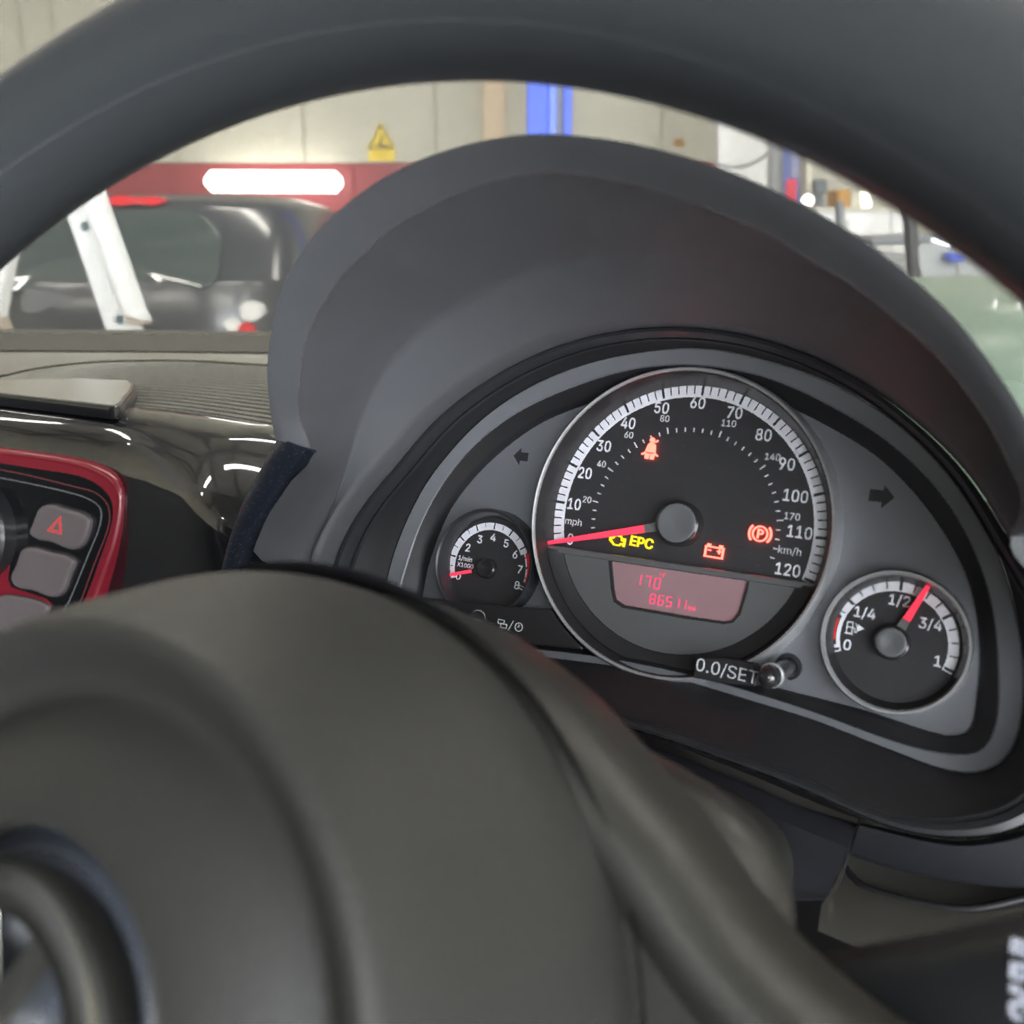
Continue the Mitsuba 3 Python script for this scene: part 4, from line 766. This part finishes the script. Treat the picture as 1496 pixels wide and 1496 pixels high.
# ------------------------------------------------------------------ centre panel: red rim, black face, buttons, knob
CP = thing('centre_control_panel', 'black control panel with a red rim and hazard button on the glossy fascia', 'control panel')
FO_, FN = np.array([-.44, .3655, EYE[2] - .144]), np.array([0, -.985, .17]); FN = FN / np.linalg.norm(FN); FV = np.cross(FN, [1, 0, 0])
PM = np.eye(4); PM[:3, 0], PM[:3, 1], PM[:3, 2], PM[:3, 3] = [1, 0, 0], FV, FN, FO_
def fp(px, py, w=0.0):
    P = on_plane(px, py, FO_ + FN * w, FN) - FO_; return np.array([P[0], P @ FV])
def fpoly(pts, w=0.0, n=200): return smooth_poly([fp(*p, w) for p in pts], n)
o1 = [(0, 654), (70, 663), (122, 673), (157, 687), (176, 704), (183, 723), (182, 748), (174, 788), (160, 831), (151, 856), (135, 905), (100, 960), (40, 975), (-60, 960), (-230, 930), (-270, 900), (-262, 830), (-235, 720), (-215, 660), (-185, 638), (-100, 641)]
o2 = [(0, 674), (52, 682), (104, 690), (136, 699), (157, 713), (169, 729), (172, 744), (169, 769), (157, 805), (143, 845), (136, 863), (120, 900), (90, 940), (40, 955), (-60, 942), (-220, 915), (-252, 890), (-245, 830), (-222, 730), (-204, 675), (-180, 658), (-100, 660)]
o3 = [(0, 686), (70, 701), (122, 714), (148, 725), (160, 743), (161, 758), (153, 788), (136, 831), (126, 859), (112, 893), (84, 928), (40, 942), (-60, 930), (-212, 902), (-240, 880), (-234, 830), (-212, 735), (-196, 684), (-176, 670), (-100, 672)]
o4 = [(0, 698), (52, 708), (104, 720), (136, 732), (148, 744), (148, 762), (136, 796), (120, 835), (108, 864), (96, 890), (74, 918), (36, 930), (-60, 920), (-204, 892), (-229, 872), (-224, 830), (-203, 740), (-189, 696), (-172, 682), (-100, 684)]
P1, P2, P3, P4 = [fpoly(o) for o in (o1, o2, o3, o4)]
add('red_rim', ringlevels(P1, [(0, -.006), (0, .0008), (.0010, .0026), (.0026, .0030), (.0040, .0026)], 220, cap=False), REDTRIM, CP, PM, 50, label='glossy red rim')
add('red_rim_bed', prism(P1.buffer(-.0036).difference(P2.buffer(-.0006)), -.004, .0026), REDTRIM, CP, PM, 50)
add('step_ring', prism(P2.difference(P4.buffer(-.0005)), -.004, .0002), PIANO, CP, PM, 30)
add('red_line', prism(P3.buffer(.0004).difference(P3.buffer(-.0003)), .0001, .0006), REDLINE, CP, PM, 30, label='thin red line')
add('edge_line', prism(P4.buffer(.0003).difference(P4.buffer(-.0003)), -.002, .0006), GREYBAND, CP, PM, 30)
add('face', prism(P4, -.005, -.0012), PIANO, CP, PM, 30, label='glossy black face')
def button(name, pts, label, parent=CP):
    p = fpoly(pts, .002, 160)
    add('button_gap', prism(p.buffer(.0009), -.003, -.0009), BLACKP, CP, PM, False)
    return add(name, ringlevels(p, [(0, -.002), (0, .0008), (.0004, .0016), (.0010, .0020), (.0022, .0022)], 160), BUTTON, CP, PM, 45, label=label)
hz = button('hazard_button', [(64, 738), (97, 744), (120, 751), (129, 760), (128, 772), (119, 795), (112, 801), (70, 791), (47, 785), (42, 779), (46, 766), (56, 743)], 'grey button with a red triangle')
tr_ = Polygon([fp(*p, .0022) for p in ((89, 753), (90.5, 781), (68, 776))])
add('triangle', prism(unary_union([tr_.difference(tr_.buffer(-.00065)), tr_.buffer(-.0012).difference(tr_.buffer(-.0018))]), .0021, .0024), HAZRED, hz, PM, False, label='red double triangle')
button('blank_button', [(37, 800), (70, 806), (98, 813), (106, 820), (101, 837), (88, 867), (79, 872), (43, 862), (18, 853), (15, 847), (22, 826), (31, 803)], 'plain grey button below the hazard button')
button('blank_button', [(7, 869), (27, 871), (60, 880), (68, 886), (62, 905), (48, 935), (40, 940), (0, 930), (-24, 922), (-26, 915), (-18, 895), (-6, 873)], 'plain grey button mostly hidden by the wheel hub')
add('red_patch', prism(Polygon([fp(*p) for p in ((-90, 795), (-30, 812), (2, 812), (12, 824), (9, 846), (14, 858), (66, 875), (74, 884), (72, 892), (-20, 866), (-90, 850))]), -.0018, -.0008), REDTRIM, CP, PM, False, label='red patch low on the face')  # thin red sheet laid over part of the black face
kc = fp(-38, 777, .006); kr = np.linalg.norm(fp(8, 780, .006) - kc)
kn = add('knob', trans(disk_cap([(kr, -.003), (kr, .0065), (kr * .95, .0082), (kr * .8, .0086), (kr * .76, .0076)], 80), kc), CAPRIM, CP, PM, 35, label='round dark knob at the picture edge')
KNOBL = mat('knob_blue', (.2, .32, .42), .3)
add('lit_ring', trans(prism(unary_union([sector(kr * .83, kr * .90, a, a + 38, 16) for a in (40, 86, 132)]), .0084, .0089), kc), KNOBL, kn, PM, False, emit=(.18, .30, .40), label='pale blue lit ring segments')
# ================================================================== WINDSCREEN AND CABIN
bx = np.array([-1.16, -1.05, -.962, -.835, -.704, -.58, -.45, -.3, -.1, .1, .22, .26]); by = np.array([.42, .58, .676, .740, .795, .83, .85, .852, .83, .76, .64, .50])
tx = -.45 + (bx + .45) * .84; ty = .13 + (by - .65) * .22
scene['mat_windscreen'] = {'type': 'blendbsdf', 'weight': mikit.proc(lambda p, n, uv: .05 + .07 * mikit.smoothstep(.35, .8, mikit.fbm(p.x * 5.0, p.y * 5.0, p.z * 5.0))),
    'clear': {'type': 'thindielectric', 'int_ior': 1.5}, 'dust': {'type': 'twosided', 'bsdf': {'type': 'diffuse', 'reflectance': rgb(.75, .75, .72)}}}  # diffuse blend for dirt and for the reflected veil on the glass
Wb = np.c_[bx, by, np.full(len(bx), EYE[2] - .104)]; Wt = np.c_[tx, ty, np.full(len(bx), EYE[2] + .43)]
wrow = [curve(Wb * (1 - t) + Wt * t + np.array([0, .05, .03]) * (4 * t * (1 - t)), 60) for t in np.linspace(0, 1, 14)]
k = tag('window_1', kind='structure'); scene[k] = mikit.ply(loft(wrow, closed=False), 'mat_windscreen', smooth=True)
e = EYE[2]
CB = 'wall_cabin'; tag(CB, kind='structure')
def cab(name, m, mm): add(name, m, mm, CB, None, 40)
def wbox(x0, x1, y0, y1, z0, z1, r=.01): return rbox(x1 - x0, y1 - y0, z1 - z0, r, ((x0 + x1) / 2, (y0 + y1) / 2, (z0 + z1) / 2))
roofL = []
for x, dzz in zip(np.linspace(-1.03, .13, 13), .03 * (1 - np.linspace(-1, 1, 13) ** 2)):
    roofL.append(np.array([[x, y, e + .415 + dzz] for y in np.linspace(.14, -1.75, 12)]))
cab('roof_lining', loft(roofL, closed=False), FABRIC)
cab('roof_skin', loft([l + [0, 0, .035] for l in roofL], closed=False), CARPAINT)
for x0, x1 in ((-1.19, -1.14),):
    cab('door_panel', wbox(x0, x1, -1.7, .78, e - .85, e - .05), DOORM)
    cab('pillar', wbox(x0 + (.06 if x0 < 0 else -.06), x1 + (.06 if x0 < 0 else -.06), -.62, -.50, e - .06, e + .42), FABRIC)
cab('tailgate', wbox(-1.15, .27, -1.78, -1.70, e - .85, e - .02), DOORM)
cab('cabin_floor', wbox(-1.15, .27, -1.7, .80, e - .86, e - .82), DOORM)
cab('bulkhead', wbox(-1.14, .26, .56, .60, e - .84, e - .14), BLACKP)
for x in (-.80,):
    cab('seat_back', rbox(.5, .14, .62, .06, (x, -.42, e - .36)), DOORM); cab('head_rest', rbox(.26, .1, .2, .04, (x, -.46, e + .06)), DOORM); cab('seat_base', rbox(.5, .52, .16, .06, (x, -.12, e - .66)), DOORM)
cab('rear_bench', rbox(1.2, .16, .62, .06, (-.45, -1.35, e - .35)), DOORM)
cab('rear_quarter', wbox(-1.19, -1.14, -1.75, -.55, e - .06, e + .41), DOORM)
for x in (-1, 1):
    a_ = np.array([-.45 + x * .70, .44, e - .10]); b_ = np.array([-.45 + x * .59, .12, e + .43]); cab('windscreen_pillar', tube(np.linspace(a_, b_, 10), .035, 14), FABRIC)
